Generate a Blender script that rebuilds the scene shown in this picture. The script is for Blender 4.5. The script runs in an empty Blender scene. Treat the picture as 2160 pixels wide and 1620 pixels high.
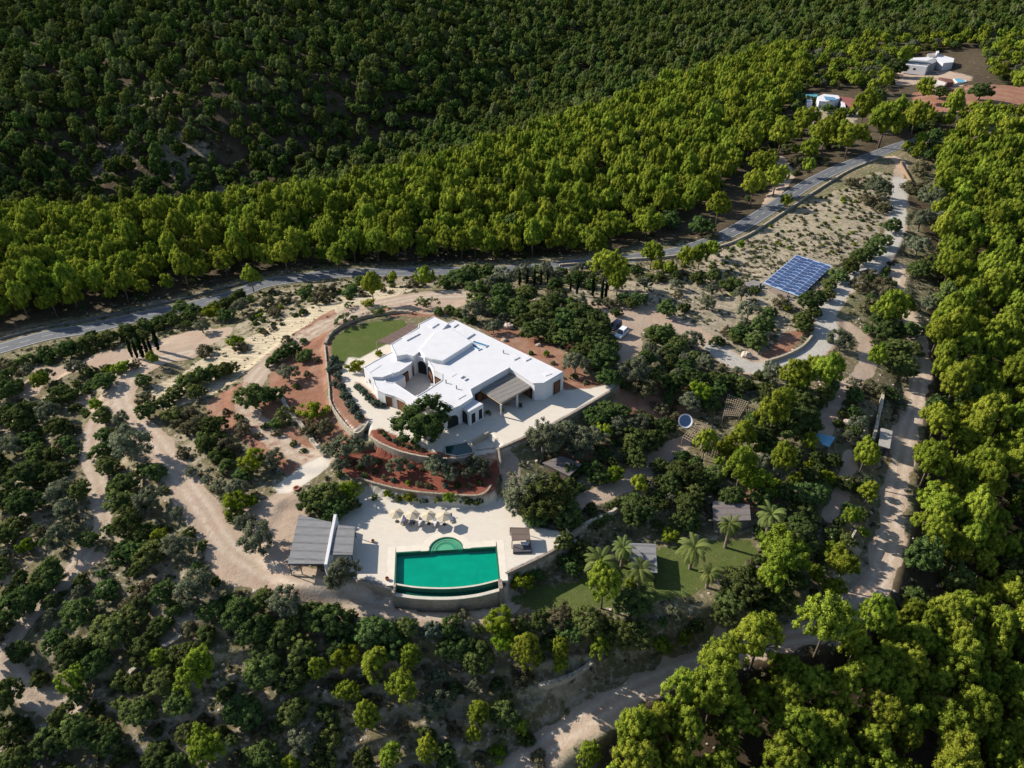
import bpy, math, random
import numpy as np
R = math.radians
random.seed(7); rng = np.random.default_rng(11)
scene = bpy.context.scene
COL = scene.collection

# ------------------------------------------------------------------ camera
CAM_H, PITCH, FPX = 103.0, R(34.0), 1542.0
cam = bpy.data.cameras.new("camera"); camo = bpy.data.objects.new("camera", cam); COL.objects.link(camo)
camo.location = (0, 0, CAM_H); camo.rotation_euler = (R(90) - PITCH, 0, 0)
cam.sensor_width = 36.0; cam.lens = 36.0 * FPX / 2160.0
cam.clip_start = 1.0; cam.clip_end = 4000.0
scene.camera = camo

# ------------------------------------------------------------------ light
SUN_EL, SUN_AZ = R(31.0), math.atan2(1.6, -3.8)     # horizontal direction towards the sun
sd = (math.cos(SUN_EL) * math.cos(SUN_AZ), math.cos(SUN_EL) * math.sin(SUN_AZ), math.sin(SUN_EL))
w = bpy.data.worlds.new("World"); scene.world = w; w.use_nodes = True
nt = w.node_tree
bg = nt.nodes["Background"]; sky = nt.nodes.new("ShaderNodeTexSky")
sky.sky_type = 'NISHITA'; sky.sun_disc = False
sky.sun_elevation = SUN_EL; sky.sun_rotation = math.atan2(sd[0], sd[1])
sky.air_density = 1.0; sky.dust_density = 0.6
nt.links.new(sky.outputs[0], bg.inputs[0]); bg.inputs[1].default_value = 0.10
sl = bpy.data.lights.new("sun", 'SUN'); slo = bpy.data.objects.new("sun", sl); COL.objects.link(slo)
sl.energy = 5.0; sl.angle = R(0.5); sl.color = (1.0, 0.93, 0.82)
from mathutils import Vector
slo.rotation_euler = Vector(sd).to_track_quat('Z', 'Y').to_euler(); slo.location = (-60, 200, 120)
scene.view_settings.view_transform = 'Standard'; scene.view_settings.look = 'None'
scene.view_settings.exposure = 0.58; scene.view_settings.gamma = 1.0
scene.cycles.max_bounces = 5; scene.cycles.diffuse_bounces = 2; scene.cycles.glossy_bounces = 2
scene.cycles.transmission_bounces = 3; scene.cycles.transparent_max_bounces = 6

# ------------------------------------------------------------------ photo pixel (2160 x 1620) -> ground point
SP, CP = math.sin(PITCH), math.cos(PITCH)
def ray(px, py):
    u = (np.asarray(px, float) - 1080) / FPX; v = (np.asarray(py, float) - 810) / FPX
    return u, CP - v * SP, -(SP + v * CP)                     # camera forward = (0, CP, -SP)
def atz(px, py, z=0.0):
    dx, dy, dz = ray(px, py); t = (z - CAM_H) / dz
    return dx * t, dy * t
def P(pts, z=0.0):
    return [tuple(float(c) for c in atz(p[0], p[1], z)) for p in pts]
def proj(x, y, z):
    zc = y * CP + (CAM_H - z) * SP
    return 1080 + FPX * x / zc, 810 + FPX * ((CAM_H - z) * CP - y * SP) / zc, zc

# ------------------------------------------------------------------ terrain control heights
CTRL = [(790,820,0),(760,720,0),(830,900,0),(1150,880,0),(1290,805,-.3),(950,720,0),(1100,720,-.2),(1180,740,-.8),
 (1250,700,-1.5),(1060,620,-2.2),(1160,950,-3.2),(1280,870,-3.6),(640,800,-1.6),(620,870,-2.2),(720,930,-2.2),(700,1000,-3),
 (430,1060,-5.5),(300,900,-5),(240,840,-5.2),(330,740,-5.6),(450,800,-4.2),(400,790,-4.6),(500,900,-3.4),(560,760,-2.4),(620,690,-2),
 (700,650,-1.6),(930,625,-1.8),(600,950,-3.4),(100,710,-10),(250,678,-9.6),(400,640,-9),(600,590,-8.8),(800,575,-8.5),(1000,572,-8),(1230,556,-7.5),
 (1400,533,-7),(1500,510,-6.5),(1640,430,-5),(1840,325,-3),(1960,290,-1.5),(2150,268,0),(600,650,-4.5),(450,700,-5.6),(200,780,-6.6),(20,840,-9),
 (1680,590,-5),(1800,470,-4.2),(1600,500,-6),(1500,570,-6.2),(1440,650,-4.8),(1550,680,-5),(1330,730,-2.8),(1500,760,-4.4),(1640,770,-5.4),
 (1760,700,-6),(1800,620,-5.2),(1890,450,-4),(1895,370,-3.6),(1820,770,-6.6),(1900,900,-9),(1900,1000,-10.3),(1880,1150,-12),(1800,1280,-14),
 (1600,1350,-16),(1400,1440,-18),(1250,1520,-19),(1100,1610,-21),(1450,900,-6),(1300,1030,-6),(1600,1000,-8),(1500,1150,-9),(1450,1230,-9.6),
 (1150,1250,-9.2),(1350,1280,-10.4),(1000,1290,-9.2),(880,1295,-9),(700,1262,-7.4),(600,1220,-6),(480,1170,-5.6),(640,1130,-5.2),(950,1130,-5),(600,1350,-10.5),
 (900,1400,-13),(900,1550,-18),(500,1500,-14),(200,1300,-10.5),(100,1500,-15),(50,1000,-9),(150,1150,-8.6),(300,1200,-8),
 (1700,1500,-21),(2000,1500,-25),(2100,1200,-22),(2100,900,-19),(2100,600,-13),(2100,400,-7),(1980,500,-6.5),(1960,800,-11),(1980,1000,-15),
 (2100,220,1),(1940,140,1),(1750,215,-3),(1600,300,-8),(1700,260,-5),
 # far bank of the ridge forest, then the slope beyond the valley
 (0,500,-12),(450,470,-12),(850,400,-10.5),(1200,290,-9),(1450,200,-7),(1650,130,-3),(1000,450,-9),(1300,400,-8),
 (100,380,-30),(100,250,-8),(100,120,13),(100,0,36),(450,380,-32),(450,250,-8),(450,120,13),(450,0,36),(800,280,-26),(800,200,-8),
 (800,100,10),(800,0,27),(1100,180,-20),(1100,90,-6),(1100,0,12),(1400,80,-8),(1400,0,3),(1700,20,6),(2100,70,6),(1900,0,12),(2150,0,14),
 (-300,600,-13),(-300,900,-12),(-300,1300,-14),(2500,600,-20),(2500,1000,-26),(2500,1500,-32),(1000,1900,-26),(300,1900,-22),(1800,1900,-30),
 (-200,450,-20),(-200,200,0),(2400,150,5),(2400,300,-2)]
cx, cy = atz([c[0] for c in CTRL], [c[1] for c in CTRL], np.array([c[2] for c in CTRL], float))
cz = np.array([c[2] for c in CTRL], float)
extra = []                                                     # the valley floor, hidden behind the ridge forest
for a, b in (((0,455,-12),(100,380,-30)),((450,440,-12),(450,380,-32)),((850,350,-10),(800,280,-28)),((1200,235,-8),(1100,180,-26)),((1450,150,-6),(1400,80,-14))):
    ax, ay = atz(a[0], a[1], a[2]); bx, by = atz(b[0], b[1], b[2])
    extra.append(((ax + bx) / 2, (ay + by) / 2, {1400: -14.0, 1100: -26.0, 800: -33.0}.get(b[0], -38.0)))
for e in [(-900,300,-10),(-900,800,60),(0,1100,80),(600,1200,70),(1000,800,30),(1000,300,-20),(700,0,-40),(0,-150,-35),(-700,0,-25)]:
    extra.append(e)
cx = np.append(cx, [e[0] for e in extra]); cy = np.append(cy, [e[1] for e in extra]); cz = np.append(cz, [e[2] for e in extra])
def tps(px_, py_, v, qx, qy, lam=0.02):
    S = 200.0; px_, py_, qx, qy = px_ / S, py_ / S, qx / S, qy / S
    def U(r2): return np.where(r2 > 1e-12, r2 * np.log(np.maximum(r2, 1e-12)), 0.0)
    n = len(px_)
    K = U((px_[:, None] - px_[None]) ** 2 + (py_[:, None] - py_[None]) ** 2) + lam * 0.02 * np.eye(n)
    A = np.zeros((n + 3, n + 3)); A[:n, :n] = K; A[:n, n] = 1; A[:n, n + 1] = px_; A[:n, n + 2] = py_; A[n:, :n] = A[:n, n:].T
    s = np.linalg.solve(A, np.append(v, [0, 0, 0]))
    out = s[n] + s[n + 1] * qx + s[n + 2] * qy
    for i in range(n):
        out = out + s[i] * U((qx - px_[i]) ** 2 + (qy - py_[i]) ** 2)
    return out
def axis(lo, f0, f1, hi, st, g=1.035):
    c = list(np.arange(f0, f1, st)); s = st; v = c[0]; L = []
    while v > lo:
        s *= g; v -= s; L.append(v)
    s = st; v = c[-1]; H_ = []
    while v < hi:
        s *= g; v += s; H_.append(v)
    return np.array(L[::-1] + c + H_)
GX = axis(-900, -150, 170, 1000, 0.62); GY = axis(-150, 48, 262, 1200, 0.62)
# coarse evaluation of the spline, then bilinear
qx = np.arange(-1000, 1100, 10.0); qy = np.arange(-250, 1320, 10.0)
QX, QY = np.meshgrid(qx, qy)
QZ = tps(cx, cy, cz, QX.ravel(), QY.ravel()).reshape(QX.shape)
def bil(gx, gy, Z, x, y):
    x = np.asarray(x, float); y = np.asarray(y, float)
    i = np.clip(np.searchsorted(gx, x) - 1, 0, len(gx) - 2); j = np.clip(np.searchsorted(gy, y) - 1, 0, len(gy) - 2)
    a = np.clip((x - gx[i]) / (gx[i + 1] - gx[i]), 0, 1); b = np.clip((y - gy[j]) / (gy[j + 1] - gy[j]), 0, 1)
    return (Z[j, i] * (1 - a) + Z[j, i + 1] * a) * (1 - b) + (Z[j + 1, i] * (1 - a) + Z[j + 1, i + 1] * a) * b
X, Y = np.meshgrid(GX, GY)
def vnoise(x, y, seed=0):
    xi = np.floor(x).astype(np.int64); yi = np.floor(y).astype(np.int64); fx = x - xi; fy = y - yi
    fx = fx * fx * (3 - 2 * fx); fy = fy * fy * (3 - 2 * fy)
    def h(a, b):
        n = (a * 374761393 + b * 668265263 + seed * 974634777) & 0x7fffffff
        n = ((n ^ (n >> 13)) * 1274126177) & 0x7fffffff
        return ((n ^ (n >> 16)) & 0xffff) / 65535.0
    return (h(xi, yi) * (1 - fx) + h(xi + 1, yi) * fx) * (1 - fy) + (h(xi, yi + 1) * (1 - fx) + h(xi + 1, yi + 1) * fx) * fy
def fbm(x, y, sc, o=4, seed=0):
    s = 0; a = 1; t = 0
    for k in range(o):
        s = s + a * vnoise(x / sc * 2 ** k, y / sc * 2 ** k, seed + k); t += a; a *= .5
    return s / t
Z = bil(qx, qy, QZ, X, Y)
Z += (fbm(X, Y, 14, 4, 3) - .5) * 1.0 + np.clip((np.hypot(X, Y - 150) - 150) / 250, 0, 1) * (fbm(X, Y, 60, 3, 9) - .5) * 9
def smooth(t): t = np.clip(t, 0, 1); return t * t * (3 - 2 * t)
def inside(x, y, poly):
    c = np.zeros(x.shape, bool); n = len(poly)
    for i in range(n):
        x0, y0 = poly[i]; x1, y1 = poly[(i + 1) % n]
        if y0 == y1: continue
        m = ((y0 > y) != (y1 > y)) & (x < (x1 - x0) * (y - y0) / (y1 - y0) + x0)
        c ^= m
    return c
def linedist(x, y, pts, closed=False):
    d = np.full(x.shape, 1e9); n = len(pts)
    for i in range(n if closed else n - 1):
        x0, y0 = pts[i][:2]; x1, y1 = pts[(i + 1) % n][:2]
        L = (x1 - x0) ** 2 + (y1 - y0) ** 2 + 1e-9
        t = np.clip(((x - x0) * (x1 - x0) + (y - y0) * (y1 - y0)) / L, 0, 1)
        d = np.minimum(d, (x - x0 - t * (x1 - x0)) ** 2 + (y - y0 - t * (y1 - y0)) ** 2)
    return np.sqrt(d)
def psd(x, y, poly):                                           # signed distance, negative inside
    d = linedist(x, y, poly, True)
    return np.where(inside(x, y, poly), -d, d)
def sub(poly, pad):
    xs = [p[0] for p in poly]; ys = [p[1] for p in poly]
    i0, i1 = np.searchsorted(GX, [min(xs) - pad, max(xs) + pad]); j0, j1 = np.searchsorted(GY, [min(ys) - pad, max(ys) + pad])
    return slice(j0, j1), slice(i0, i1)
def pad(poly, z, soft):
    s = sub(poly, soft + 1); d = psd(X[s], Y[s], poly)
    wgt = 1 - smooth(d / soft); Z[s] = Z[s] * (1 - wgt) + z * wgt
def HG(x, y): return bil(GX, GY, Z, x, y)
def hit(px, py):
    px = np.atleast_1d(np.asarray(px, float)); py = np.atleast_1d(np.asarray(py, float))
    dx, dy, dz = ray(px, py); dx = dx + 0 * dz; dy = dy + 0 * dz
    t = np.full(px.shape, 40.0); done = np.zeros(px.shape, bool)
    for _ in range(900):
        z = CAM_H + dz * t; g = HG(dx * t, dy * t)
        done |= (z <= g); step = np.clip((z - g) * .5, .15, 6)
        t = np.where(done, t, t + step)
        if done.all() or (t > 1500).all(): break
    return dx * t, dy * t, HG(dx * t, dy * t)
def G(pts):
    a = hit([p[0] for p in pts], [p[1] for p in pts]); return list(zip(a[0].tolist(), a[1].tolist()))

# old farming terraces: ledges and stony banks on the western and southern slopes
TERZ = G([(-300,690),(60,775),(300,720),(420,770),(330,850),(380,960),(430,1090),(480,1215),(760,1290),(1100,1330),(1450,1330),(1250,1500),(1050,1900),(-500,1900),(-500,900)])
s_ = sub(TERZ, 12); wt = 1 - smooth((psd(X[s_], Y[s_], TERZ) + 3) / 8)
q_ = Z[s_] / 1.7; fr_ = q_ - np.floor(q_); Z[s_] = Z[s_] * (1 - wt) + wt * (np.floor(q_) + smooth((fr_ - .38) / .24)) * 1.7
BANK = np.zeros(X.shape); BANK[s_] = wt * np.clip(1 - np.abs(fr_ - .5) / .16, 0, 1)

# graded platforms (lowest first)
def dense(pts, n=8):
    """Catmull-Rom through tuples of any length."""
    A = np.array(pts, float); out = []
    for i in range(len(A) - 1):
        p0 = A[max(i - 1, 0)]; p1 = A[i]; p2 = A[i + 1]; p3 = A[min(i + 2, len(A) - 1)]
        for k in range(n):
            t = k / n
            out.append(.5 * (2 * p1 + (p2 - p0) * t + (2 * p0 - 5 * p1 + 4 * p2 - p3) * t * t + (3 * p1 - p0 - 3 * p2 + p3) * t ** 3))
    out.append(A[-1]); return np.array(out)
ROADPX = [(-260,800),(-80,752),(0,735),(100,708),(200,690),(300,667),(400,645),(500,618),(560,600),(640,586),(720,578),(850,574),(1000,571),(1120,565),(1230,556),
          (1330,546),(1420,533),(1500,510),(1560,482),(1640,432),(1700,392),(1770,355),(1840,325),(1900,303),(1960,290),(2040,280),(2160,268),(2300,256)]
def grade(pts3, half, soft):
    s = sub([(p[0], p[1]) for p in pts3], half + soft + 1); x = X[s]; y = Y[s]
    best = np.full(x.shape, 1e9); zz = np.zeros(x.shape)
    for i in range(len(pts3) - 1):
        x0, y0, z0 = pts3[i]; x1, y1, z1 = pts3[i + 1]
        L = (x1 - x0) ** 2 + (y1 - y0) ** 2 + 1e-9
        t = np.clip(((x - x0) * (x1 - x0) + (y - y0) * (y1 - y0)) / L, 0, 1)
        d = np.hypot(x - x0 - t * (x1 - x0), y - y0 - t * (y1 - y0)); m = d < best
        best = np.where(m, d, best); zz = np.where(m, z0 + t * (z1 - z0), zz)
    wgt = 1 - smooth((best - half) / soft); Z[s] = Z[s] * (1 - wgt) + zz * wgt
rp = G(ROADPX); rz = HG(np.array([p[0] for p in rp]), np.array([p[1] for p in rp]))
for _ in range(6): rz[1:-1] = (rz[:-2] + rz[1:-1] + rz[2:]) / 3
ROAD = dense([(p[0], p[1], z) for p, z in zip(rp, rz)], 8)
grade(ROAD.tolist(), 4.6, 5.0)
DRIVE1 = [(1897,380),(1893,450),(1880,510),(1845,560),(1800,590),(1762,622),(1742,662),(1742,705),(1715,740),(1650,768),(1590,778),(1540,757),(1500,727),(1440,692),(1380,668),(1330,655),(1270,652),(1225,640)]
TRACK3 = [(1897,560),(1888,600),(1905,650),(1932,720),(1937,790),(1932,850),(1915,900),(1905,950),(1892,1020),(1880,1100),(1865,1180),(1840,1250),(1760,1320),(1650,1352),(1550,1372),(1450,1410),(1330,1455),(1230,1520),(1130,1590),(1040,1670)]
LOWTRACK = [(245,842),(205,900),(195,960),(205,1020),(218,1085),(190,1150),(150,1210),(100,1250),(40,1330),(15,1400),(60,1465),(150,1495)]
LEFTTRACK = [(400,745),(330,762),(285,785),(262,815),(258,850),(285,890),(330,930),(365,985),(405,1040),(440,1090),(480,1150),(560,1205),(640,1238),(720,1262),(800,1283),(900,1293),(1020,1286),(1064,1264)]
INNER = [(1000,622),(900,626),(800,642),(720,665),(650,702),(592,748),(545,790),(520,835),(530,880),(580,925),(640,962),(690,962)]
def gradepx(px, half, soft, it=3):
    p = G(px); z = HG(np.array([q[0] for q in p]), np.array([q[1] for q in p]))
    for _ in range(it): z[1:-1] = (z[:-2] + z[1:-1] + z[2:]) / 3
    d = dense([(q[0], q[1], zz) for q, zz in zip(p, z)], 5); grade(d.tolist(), half, soft); return d
tD1 = gradepx(DRIVE1, 3, 2.5); tT3 = gradepx(TRACK3, 3.4, 3); tLO = gradepx(LOWTRACK, 2.6, 2); tLT = gradepx(LEFTTRACK, 3.6, 3); tIN = gradepx(INNER, 3.2, 2.5)
for poly, z, soft in (
    ([(1010,1262),(1100,1205),(1200,1180),(1330,1130),(1500,1115),(1600,1130),(1630,1180),(1560,1250),(1400,1300),(1230,1305),(1090,1290)], -9.6, 4),
    ([(606,1075),(780,1075),(800,1200),(770,1225),(620,1235),(560,1150)], -5.25, 3),
    ([(1150,985),(1190,962),(1232,980),(1205,1012)], -5.6, 2), ([(1500,1080),(1590,1085),(1590,1135),(1505,1135)], -9.3, 2),
    ([(1840,900),(1890,900),(1885,965),(1835,960)], -9.8, 2), ([(1600,585),(1680,535),(1770,560),(1700,640)], -5.2, 3)):
    pad(P(poly, z), z, soft)
DECK = [(692,1098),(701,1075),(742,1052),(770,1040),(792,1034),(880,1058),(960,1064),(1036,1039),(1060,1060),(1128,1110),(1196,1122),(1196,1142),(1158,1166),(1066,1210),(1064,1226),(1050,1233),(940,1250),(834,1245),(781,1222),(700,1215)]
pad(P(DECK, -5), -5, .9)
BED = [(735,1000),(690,962),(760,958),(800,950),(860,972),(950,985),(1045,965),(1050,1000),(1040,1035),(1000,1046),(936,1043),(876,1038),(787,1019),(758,1009)]
pad(P(BED, -2.7), -2.7, 1.0)
RTER = [(1048,948),(1098,925),(1154,900),(1240,852),(1312,810),(1312,800),(1240,812),(1180,800),(1080,760),(1000,700),(948,676),(905,668),(880,660),(850,655),(800,660),(760,667),(715,688),(692,706),(684,728),(688,765),(693,814),(700,856),(748,912),(777,888),(782,921),(807,936),(851,953),(907,964),(954,966),(998,960),(1012,962)]
HOUSEPAD = P(RTER, 0); pad(HOUSEPAD, 0, .8)
POOL = [(835.4,1166),(1046.7,1153.3),(1054,1222),(1030,1231),(985,1239),(940,1241.5),(890,1240),(833.3,1233)]
POOLW = P(POOL, -5)
CHAN = [(p[0], p[1] - (1.9 if i > 1 else 0)) for i, p in enumerate(POOLW)]
s = sub(POOLW, 4); d = np.minimum(psd(X[s], Y[s], POOLW) - .5, psd(X[s], Y[s], CHAN)); Z[s] = np.where(d < .05, -10.6, Z[s])        # excavated for the pool
pc = np.array(atz(941, 1161, -5)); SR = 3.35
s = sub([(pc[0] - 5, pc[1] - 5), (pc[0] + 5, pc[1] + 5)], 1)
Z[s] = np.where(np.hypot(X[s] - pc[0], Y[s] - pc[1]) < SR + .5, -6.6, Z[s])
STAIRPX = [(997,941),(1029,923),(1049,944),(1050,966),(1004,966)]
pad(P(STAIRPX, -1.0), -1.25, .5)
PONDPX = [(938,940),(965,936),(985,932),(996,945),(998,955),(965,962),(940,957)]
s = sub(P(PONDPX, 0), 2); d = psd(X[s], Y[s], P(PONDPX, 0)); Z[s] = np.where(d < .1, -.7, Z[s])

# ------------------------------------------------------------------ what covers the ground
nV = X.shape
M = {k: np.zeros(nV) for k in ('path', 'red', 'lawn', 'paving', 'scree', 'pale', 'forest', 'grey', 'road', 'bed_shade', 'rut')}
wob = (fbm(X, Y, 5, 3, 21) - .5)
wob2 = (fbm(X, Y, 2.2, 2, 31) - .5)
def mpoly(ch, pts, z=None, soft=.8, wb=2.0, val=1.0):
    poly = P(pts, z) if z is not None else G(pts)
    s = sub(poly, soft + wb + 1); d = psd(X[s], Y[s], poly) + wob[s] * wb * 1.6 + wob2[s] * wb * .6
    M[ch][s] = np.maximum(M[ch][s], (1 - smooth(d / soft)) * val)
def mline(ch, world, half, soft=.9, wb=1.2, val=1.0):
    s = sub([(p[0], p[1]) for p in world], half + soft + wb + 1)
    d = linedist(X[s], Y[s], [(p[0], p[1]) for p in world]) - half + wob[s] * wb * 1.6 + wob2[s] * wb * .6
    M[ch][s] = np.maximum(M[ch][s], (1 - smooth(d / soft)) * val)
M['pale'] = np.maximum(M['pale'], BANK * (.6 + .5 * fbm(X, Y, 7, 3, 91)))
def rut(world):
    s = sub([(p[0], p[1]) for p in world], 4); d = linedist(X[s], Y[s], [(p[0], p[1]) for p in world]) + wob2[s] * .4
    M['rut'][s] = np.maximum(M['rut'][s], np.clip(1 - np.abs(d - 1.1) / .95, 0, 1))
for q in (tT3, tLO, tLT, tIN): rut(q)
mline('path', tD1, 3.3); mline('path', tT3, 2.2, 1.2, 2.0); mline('path', tLO, 1.7, .9, 1.2); mline('path', tLT, 2.9, .9, 1.4); mline('path', tIN, 2.7, .9, 1.4)
mline('grey', tD1[:60], 2.8, .6, .5)
for pl, h in (([(1745,670),(1790,690),(1825,722),(1828,780),(1795,810),(1765,850),(1735,905),(1722,930)], 2.1),
              ([(60,830),(90,795),(170,775),(250,757),(330,735),(420,705),(470,700)], 2.4),
              ([(1160,1078),(1250,1052),(1330,1012),(1392,962),(1440,932)], 1.7), ([(1610,700),(1590,745),(1620,765)], 1.5),
              ([(1895,372),(1900,345),(1880,330)], 2.0), ([(1640,330),(1660,370),(1640,400),(1620,440)], 2.4),
              ([(1795,960),(1780,1020),(1750,1090)], 1.2), ([(1010,965),(1060,960),(1075,1003),(1080,1050)], 1.6),
              ([(230,870),(150,830),(60,860),(10,900)], 1.6), ([(200,1180),(130,1230),(60,1300)], 1.8)):
    mline('path', dense(G(pl), 5), h)
mpoly('path', [(330,722),(440,690),(482,705),(430,738),(360,760),(300,775),(230,775),(90,800),(60,778),(200,752)])
mpoly('path', [(400,1010),(470,1085),(560,1055),(600,1035),(645,1060),(625,1190),(690,1215),(780,1225),(830,1250),(820,1275),(560,1235),(470,1220),(425,1150),(385,1090)], wb=2.5)
mpoly('path', [(1272,650),(1330,650),(1380,680),(1345,702),(1352,752),(1318,762),(1308,720),(1278,682)])
mpoly('path', [(880,618),(1010,612),(1010,640),(900,662),(840,655),(800,640)])
mpoly('scree', [(310,850),(330,815),(450,745),(560,700),(650,650),(760,620),(860,598),(870,612),(780,655),(680,692),(580,745),(500,800),(440,835),(360,870)])
mpoly('pale', [(1180,592),(1300,592),(1500,606),(1660,650),(1700,705),(1620,768),(1540,748),(1400,680),(1230,645)], val=.9)
mpoly('path', [(1885,150),(1950,142),(2010,150),(2060,165),(2010,190),(1960,182),(1895,180)], wb=3, val=.75); mpoly('pale', [(1690,225),(1760,232),(1830,225),(1800,258),(1700,262)], wb=3, val=.9)
mpoly('pale', [(1430,600),(1480,545),(1580,505),(1700,432),(1850,362),(1890,372),(1868,480),(1770,570),(1700,650),(1640,650)], val=.75, wb=3)
mpoly('pale', [(520,680),(560,620),(700,595),(900,580),(1000,585),(880,612),(700,640),(560,700),(430,760),(420,720)], val=.6, wb=4)
mpoly('pale', [(330,1010),(330,930),(400,900),(440,960),(430,1060),(380,1030)], val=.6)
mpoly('pale', [(1130,1620),(1230,1480),(1330,1430),(1420,1400),(1410,1440),(1330,1490),(1200,1620)], val=.8, wb=4)
mpoly('pale', [(1790,1200),(1850,1180),(1870,1240),(1840,1300),(1760,1320),(1740,1290)], val=.8, wb=3)
for a, v in (((330,1240),.6),((380,1330),.6),((170,1420),.4),((520,1420),.5),((60,1400),.4),((300,1530),.4),((40,1120),.6),((420,1500),.5),((930,1520),.5),((690,1500),.4),((1200,1430),.6),
             ((380,330),.7),((300,230),.6),((480,420),.7),((230,340),.4),((650,150),.3)):
    p = G([a])[0]; r = 6 if a[1] > 600 else 16
    s = sub([(p[0] - r * 2, p[1] - r * 2), (p[0] + r * 2, p[1] + r * 2)], 3)
    dd = np.hypot(X[s] - p[0], Y[s] - p[1]) + wob[s] * r; M['pale'][s] = np.maximum(M['pale'][s], (1 - smooth((dd - r * .6) / r)) * v)
for pl in ([(565,748),(680,735),(692,860),(745,915),(700,952),(620,870),(575,820)], [(430,850),(520,800),(575,830),(600,890),(680,955),(610,1000),(540,945),(450,890)],
           [(1190,930),(1300,985),(1260,1010),(1170,960)], [(1350,775),(1450,800),(1450,870),(1360,880),(1290,900),(1280,860)], [(690,690),(660,730),(690,740)],
           [(800,650),(860,640),(960,650),(920,668),(830,668)], [(860,630),(930,628),(940,655),(850,655)], [(1940,185),(2170,178),(2170,240),(1950,240),(1905,243)],
           [(560,760),(640,690),(700,655),(720,680),(690,700),(640,760)], [(1660,700),(1700,700),(1660,750),(1600,760)], [(1560,1040),(1640,1020),(1640,1060),(1580,1080)]):
    mpoly('red', pl, wb=1.6)
mpoly('red', BED, -2.7, wb=.3); mpoly('bed_shade', BED, -2.7, wb=.3)  # shade of the olives and front wall, painted into the bed as darker red
mpoly('bed_shade', [(782,908),(800,905),(850,925),(905,952),(950,958),(955,965),(907,964),(851,953),(807,936),(784,920)], 0, .4, .1)
mpoly('red', [(1010,684),(1060,690),(1130,700),(1190,742),(1230,790),(1300,800),(1312,803),(1240,818),(1192,822),(1186,792),(1080,740)], 0, wb=.4)
mpoly('lawn', [(1085,1262),(1200,1222),(1330,1175),(1500,1140),(1585,1150),(1600,1165),(1540,1205),(1460,1245),(1380,1275),(1230,1290),(1110,1280)], wb=2.6, val=.66)
mpoly('paving', [(700,800),(725,775),(735,755),(760,757),(800,735),(830,720),(900,700),(1192,822),(1225,815),(1300,806),(1312,808),(1240,852),(1154,900),(1048,948),(998,960),(954,966),(907,964),(851,953),(807,936),(782,921),(777,888),(748,912),(700,856)], 0, .5, .15)
mpoly('lawn', [(702,745),(705,715),(732,694),(782,680),(850,675),(862,690),(830,720),(762,752),(735,770),(710,760)], 0, .5, .2)
mpoly('paving', DECK, -5, .4, .1); mpoly('paving', [(580,1028),(600,1012),(672,966),(700,960),(690,985),(620,1035),(590,1040)], None, .5, .2)
mpoly('red', [(782,908),(800,905),(850,925),(905,952),(950,958),(955,965),(907,964),(851,953),(807,936),(784,920)], 0, .4, .1)
mpoly('red', [(696,740),(720,800),(745,850),(775,885),(748,905),(704,856),(694,800)], 0, .4, .1)
mpoly('red', [(750,806),(762,812),(812,850),(818,858),(800,860),(770,838)], 0, .4, .1)
mpoly('lawn', [(760,1065),(790,1036),(880,1062),(900,1072),(840,1068),(800,1052)], -5, .4, .1)
for k in ('paving', ): M['red'][(M['red'] > .5) & (Y > 0)] = M['red'][(M['red'] > .5)]
M['paving'] = np.where(M['red'] * (M['paving'] > .2) > .5, M['paving'] * (1 - M['red']), M['paving'])
M['red'] *= 1 - M['path'] * .62; M['path'] *= 1 - M['red'] * .5
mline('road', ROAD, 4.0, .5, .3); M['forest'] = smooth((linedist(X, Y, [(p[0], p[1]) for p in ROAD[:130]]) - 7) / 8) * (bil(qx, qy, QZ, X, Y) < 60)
side = np.zeros(nV)                                            # beyond the road = forest floor
for i in range(len(ROAD) - 1): pass
rx = np.array([p[0] for p in ROAD]); ry = np.array([p[1] for p in ROAD]); yr = np.interp(X, rx, ry)
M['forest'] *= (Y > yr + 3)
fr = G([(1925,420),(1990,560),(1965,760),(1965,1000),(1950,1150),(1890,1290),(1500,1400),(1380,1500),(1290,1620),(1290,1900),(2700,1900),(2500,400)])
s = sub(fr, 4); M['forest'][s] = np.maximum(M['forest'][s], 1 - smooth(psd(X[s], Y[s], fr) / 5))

# ------------------------------------------------------------------ materials
def newmat(name):
    m = bpy.data.materials.new(name); m.use_nodes = True; t = m.node_tree; t.nodes.clear()
    o = t.nodes.new("ShaderNodeOutputMaterial"); b = t.nodes.new("ShaderNodeBsdfPrincipled"); t.links.new(b.outputs[0], o.inputs[0])
    b.inputs['Roughness'].default_value = .85; b.inputs['Specular IOR Level'].default_value = .25
    return m, t, b
def N(t, kind, **kw):
    n = t.nodes.new(kind)
    for k, v in kw.items():
        if k in n.inputs: n.inputs[k].default_value = v
        else: setattr(n, k, v)
    return n
def noise(t, vec, sc, det=4, rough=.55, lo=0.3, hi=0.7):
    n = N(t, "ShaderNodeTexNoise", Scale=sc, Detail=det, Roughness=rough)
    if vec is not None: t.links.new(vec, n.inputs['Vector'])
    r = N(t, "ShaderNodeMapRange"); r.inputs['From Min'].default_value = lo; r.inputs['From Max'].default_value = hi
    t.links.new(n.outputs[0], r.inputs[0]); return r.outputs[0]
def mix(t, fac, a, b, blend='MIX'):
    m = t.nodes.new("ShaderNodeMix"); m.data_type = 'RGBA'; m.blend_type = blend
    for i, v in ((0, fac), (6, a), (7, b)):
        if isinstance(v, (int, float)): m.inputs[i].default_value = v
        elif isinstance(v, tuple): m.inputs[i].default_value = v + (1,) if len(v) == 3 else v
        else: t.links.new(v, m.inputs[i])
    return m.outputs[2]
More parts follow.
